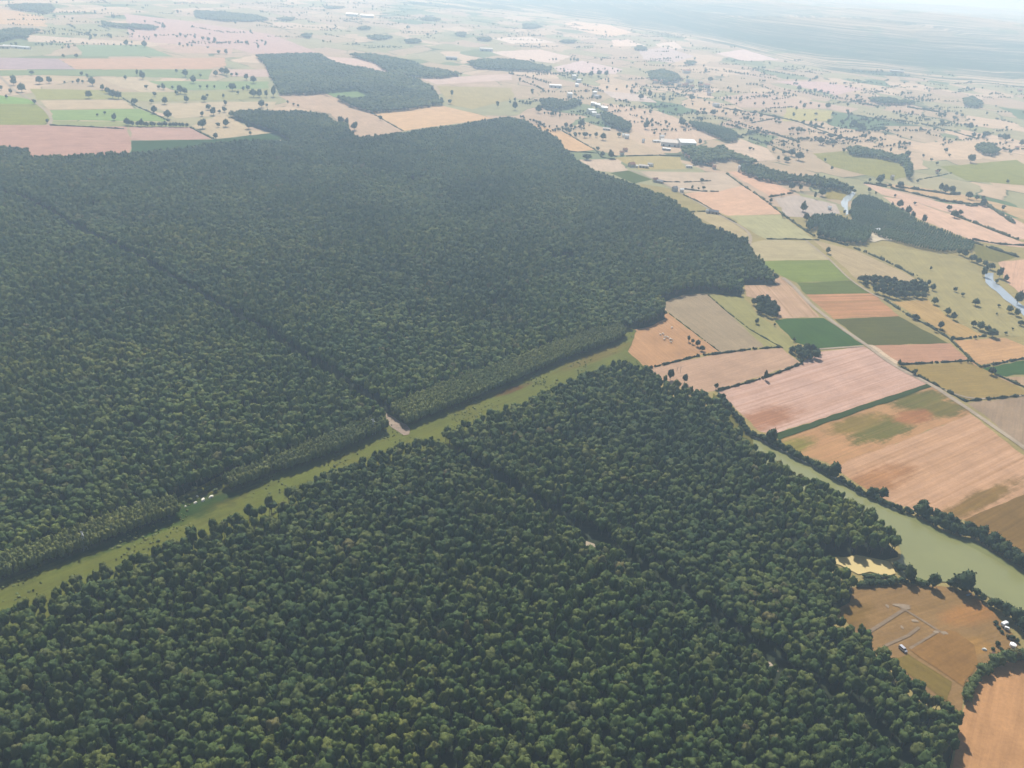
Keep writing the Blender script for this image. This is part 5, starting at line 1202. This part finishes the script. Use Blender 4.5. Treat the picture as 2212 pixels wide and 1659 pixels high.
def rowboat(px, py, rot, label):
    g = G(px, py); t = thing("boat", label, "boat", (g[0], g[1], .6), rot)
    V = []; F = []; n = 9
    for zz, k in ((0, .55), (.55, 1.0), (.5, .86), (.12, .45)):
        for i in range(n):
            x = -1 + 2 * i / (n - 1); w = (1 - x ** 2 * .85 if x > 0 else 1 - x * x * .25)
            V.append((x * 2.0 * (.9 + .1 * k), w * .72 * k, zz + .15 * max(0, x))); V.append((x * 2.0 * (.9 + .1 * k), -w * .72 * k, zz + .15 * max(0, x)))
    for r in range(3):
        for i in range(n - 1):
            for s in (0, 1):
                a = r * 2 * n + 2 * i + s; F.append((a, a + 2, a + 2 + 2 * n, a + 2 * n))
    for i in range(n - 1):
        a = 6 * n + 2 * i; F.append((a, a + 1, a + 3, a + 2)); a = 2 * i; F.append((a, a + 2, a + 3, a + 1))
    for r in range(3):
        for i in (0, n - 1):
            a = r * 2 * n + 2 * i; F.append((a, a + 1, a + 1 + 2 * n, a + 2 * n))
    link("hull", mesh_from("hull", V, F, [plain_mat("blue boat paint", (.18, .24, .34), .5, .4, .1)]), t)
    for x in (-.8, .4):
        V, F = boxes([(x - .14, -.5, .36, x + .14, .5, .41)]); link("seat", mesh_from("seat", V, F, [M_DEAD]), t)
rowboat(2092, 1287, .4, "small bluish boat lying beside the biggest river tree")

# odds and ends in the little garden by the hedge
def lump(name, px, py, rx, ry, h, mat, label, cat, group=None, seed=0, z=.3):
    g = G(px, py); rng = np.random.default_rng(seed)
    bm = bmesh.new(); bmesh.ops.create_icosphere(bm, subdivisions=3, radius=1)
    for v in bm.verts:
        k = 1 + .16 * math.sin(3.1 * v.co.x + seed) * math.cos(2.7 * v.co.y) + rng.normal(0, .05)
        v.co = Vector((v.co.x * rx * k, v.co.y * ry * k, max(-.2, v.co.z) * h * k))
    me = bpy.data.meshes.new(name); bm.to_mesh(me); bm.free(); me.materials.append(mat)
    o = link(name, me, None, (g[0], g[1], z), None, label, cat, group); o.rotation_euler = (0, 0, rng.uniform(0, 3)); return o
M_PALE = plain_mat("pale weathered sheeting", (.60, .60, .56), .8, .2, .1, 2)
M_CHALK = plain_mat("pale rubble", (.66, .62, .52), .9, .1, .15, 2)
M_RUST = plain_mat("rusty brown heap", (.11, .065, .05), .95, .1, .2, 2)
lump("cover", 2126, 1404, 1.5, 1.0, .9, M_PALE, "crumpled pale sheet covering a heap in the little garden", "sheet", seed=3)
lump("compost_heap", 2146, 1413, 1.4, .9, .8, M_RUST, "dark brown heap in the little garden", "heap", seed=4)
for i, (px, py, rx, ry, h, lab) in enumerate([(456, 1075.5, 2.0, 1.1, 1.3, "whitish rounded heap at the ride's edge, largest and farthest right"), (438.8, 1082, 1.9, 1.1, 1.4, "whitish rounded heap at the ride's edge, second from the right"), (422, 1088, 1.3, .9, 1.0, "small whitish heap at the ride's edge, second from the left"), (400.7, 1095.5, .9, .6, .7, "smallest whitish heap at the ride's edge, farthest left"), (426.4, 1074, 1.2, .8, .9, "whitish heap set back in the broken gap")]):
    lump("rubble_heap", px, py, rx, ry, h, M_CHALK, lab, "heap", "whitish heaps beside the ride", 10 + i, .5)
M_BRUSH = plain_mat("grey brushwood", (.20, .19, .15), .95, .1, .25, 2)
for i, (px, py, w) in enumerate([(412, 1084, 13), (432, 1066, 15), (447, 1060, 15), (462, 1052, 14), (476, 1050, 12), (405, 1078, 11), (420, 1060, 13), (396, 1088, 8), (466, 1064, 12)]):
    s = w * MPP(px, py) / 8; g = G(px, py)
    t = thing("shrub", "straggly greyish shrub in the broken gap, " + ordinal(sorted([412, 432, 447, 462, 476, 405, 420, 396, 466]).index(px) + 1) + " from the left", "shrub", (g[0], g[1], .3), i, (s, s, s * .8), "shrubs in the broken gap")
    link("crown", crown_mesh("crown", 500 + i, 4, 3.6, 3.6, M_LIGHT if i % 3 else M_STRIP, lobes=8, cards=120, card=.7, jag=.16), t); link("trunk", LONE_TRUNK, t)

# pylons and cables in the ride
M_STEEL = plain_mat("galvanised steel", (.42, .43, .45), .5, .4, .08, 1, .4)
def pylon(px, py, h, rot, label):
    g = G(px, py); t = thing("pylon", label, "pylon", (g[0], g[1], .5), rot, None, "pylons in the forest ride")
    V = []; F = []
    def bar(p, q, r=.09):
        p = np.array(p, float); q = np.array(q, float); d = q - p; d /= np.linalg.norm(d); a = np.cross(d, [.2, .3, .93]); a /= np.linalg.norm(a); b = np.cross(d, a); n = len(V)
        for c in (p, q):
            for u, v in ((1, 1), (-1, 1), (-1, -1), (1, -1)): V.append(c + (a * u + b * v) * r)
        for s in range(4): F.append((n + s, n + (s + 1) % 4, n + 4 + (s + 1) % 4, n + 4 + s))
    lev = [0, .3, .55, .75, .9, 1.0]; wd = [1.25, .85, .55, .4, .32, .25]
    co = [(1, 1), (-1, 1), (-1, -1), (1, -1)]
    for i in range(5):
        for k in range(4):
            a = (co[k][0] * wd[i], co[k][1] * wd[i], lev[i] * h); b = (co[k][0] * wd[i + 1], co[k][1] * wd[i + 1], lev[i + 1] * h)
            c = (co[(k + 1) % 4][0] * wd[i + 1], co[(k + 1) % 4][1] * wd[i + 1], lev[i + 1] * h)
            bar(a, b); bar(a, c, .05)
    link("tower", mesh_from("tower", V, F, [M_STEEL]), t)
    V2, F2 = V[:], F[:]; V.clear(); F.clear()
    bar((0, -2.6, h * .88), (0, 2.6, h * .88), .12); bar((0, -2.6, h * .88), (0, 0, h), .06); bar((0, 2.6, h * .88), (0, 0, h), .06)
    link("crossarm", mesh_from("crossarm", V, F, [M_STEEL]), t)
    return g
RDIR = G(1340, 745) - G(0, 1265); ra = math.atan2(RDIR[1], RDIR[0])
p1 = pylon(184, 1188, 13, ra, "lattice steel pylon near the left end of the grass ride")
p2 = pylon(806, 938, 13, ra, "lattice steel pylon left of the gravel crossing")
u = (p2 - p1) / np.hypot(*(p2 - p1)); p0 = p1 - u * 200; p3 = p2 + u * 330; nrm = np.array([-u[1], u[0]])
for k, (off, zz) in enumerate(((-2.5, 11.4), (0, 13.4), (2.5, 11.4))):
    V = []; F = []
    for a, b in ((p0, p1), (p1, p2), (p2, p3)):
        for i in range(25):
            s = i / 24; q = a + (b - a) * s + nrm * off; z = zz + .5 - 4 * 2.4 * s * (1 - s); m = len(V)
            V += [(q[0] + nrm[0] * dx, q[1] + nrm[1] * dx, z + dz) for dx, dz in ((-.04, -.03), (.04, -.03), (0, .05))]
            if i:
                for e in range(3): F.append((m - 3 + e, m - 3 + (e + 1) % 3, m + (e + 1) % 3, m + e))
    link("power_cable", mesh_from("power_cable", V, F, [M_TYRE]), None, None, None, ["thin power cable along the ride on the near arm side", "topmost thin power cable along the ride", "thin power cable along the ride on the far arm side"][k], "cable", "cables over the ride")

# cattle in the orange stubble
def cow_mesh():
    bm = bmesh.new(); sk = bm.verts.layers.skin.verify()
    def v(co, r):
        x = bm.verts.new(co); x[sk].radius = (r, r); return x
    def ch(*vs):
        for a, b in zip(vs[:-1], vs[1:]): bm.edges.new((a, b))
    hip = v((-.75, 0, 1.1), .38); mid = v((0, 0, 1.02), .45); sh = v((.75, 0, 1.12), .40); nk = v((1.15, 0, 1.15), .24); hd = v((1.5, 0, .85), .17); mz = v((1.75, 0, .55), .11)
    hip[sk].use_root = True
    ch(hip, mid, sh, nk, hd, mz)
    for s in (-1, 1):
        ch(sh, v((.72, s * .26, .7), .15), v((.74, s * .27, .4), .09), v((.72, s * .27, .02), .08))
        ch(hip, v((-.72, s * .28, .75), .18), v((-.85, s * .28, .42), .09), v((-.78, s * .28, .02), .08))
        ch(hd, v((1.42, s * .3, 1.0), .06))
    ch(hip, v((-1.12, 0, .95), .06), v((-1.2, 0, .45), .045))
    me = bpy.data.meshes.new("cow"); bm.to_mesh(me); bm.free()
    o = bpy.data.objects.new("cow_tmp", me); COL.objects.link(o)
    o.modifiers.new("skin", 'SKIN'); o.modifiers.new("sub", 'SUBSURF').levels = 1
    dg = bpy.context.evaluated_depsgraph_get(); res = bpy.data.meshes.new_from_object(o.evaluated_get(dg))
    bpy.data.objects.remove(o); bpy.data.meshes.remove(me)
    res.name = "cow"; res.materials.clear(); res.materials.append(plain_mat("cream white hide", (.66, .62, .54), .85, .2, .06)); return res
COW = cow_mesh()
for (x, y) in [(620, 245), (520, 305), (545, 300), (560, 325), (555, 345), (585, 330), (605, 345), (620, 350), (610, 370)]:
    g = G(1296 + x / 4, 648 + y / 4)
    o = link("cow", COW, None, (g[0], g[1], .15), None, "cream white cow grazing in the orange stubble field", "cow", "cattle in the orange stubble")
    o.rotation_euler = (0, 0, R.uniform(0, 6.28)); o.scale = (1.25, 1.25, 1.25)
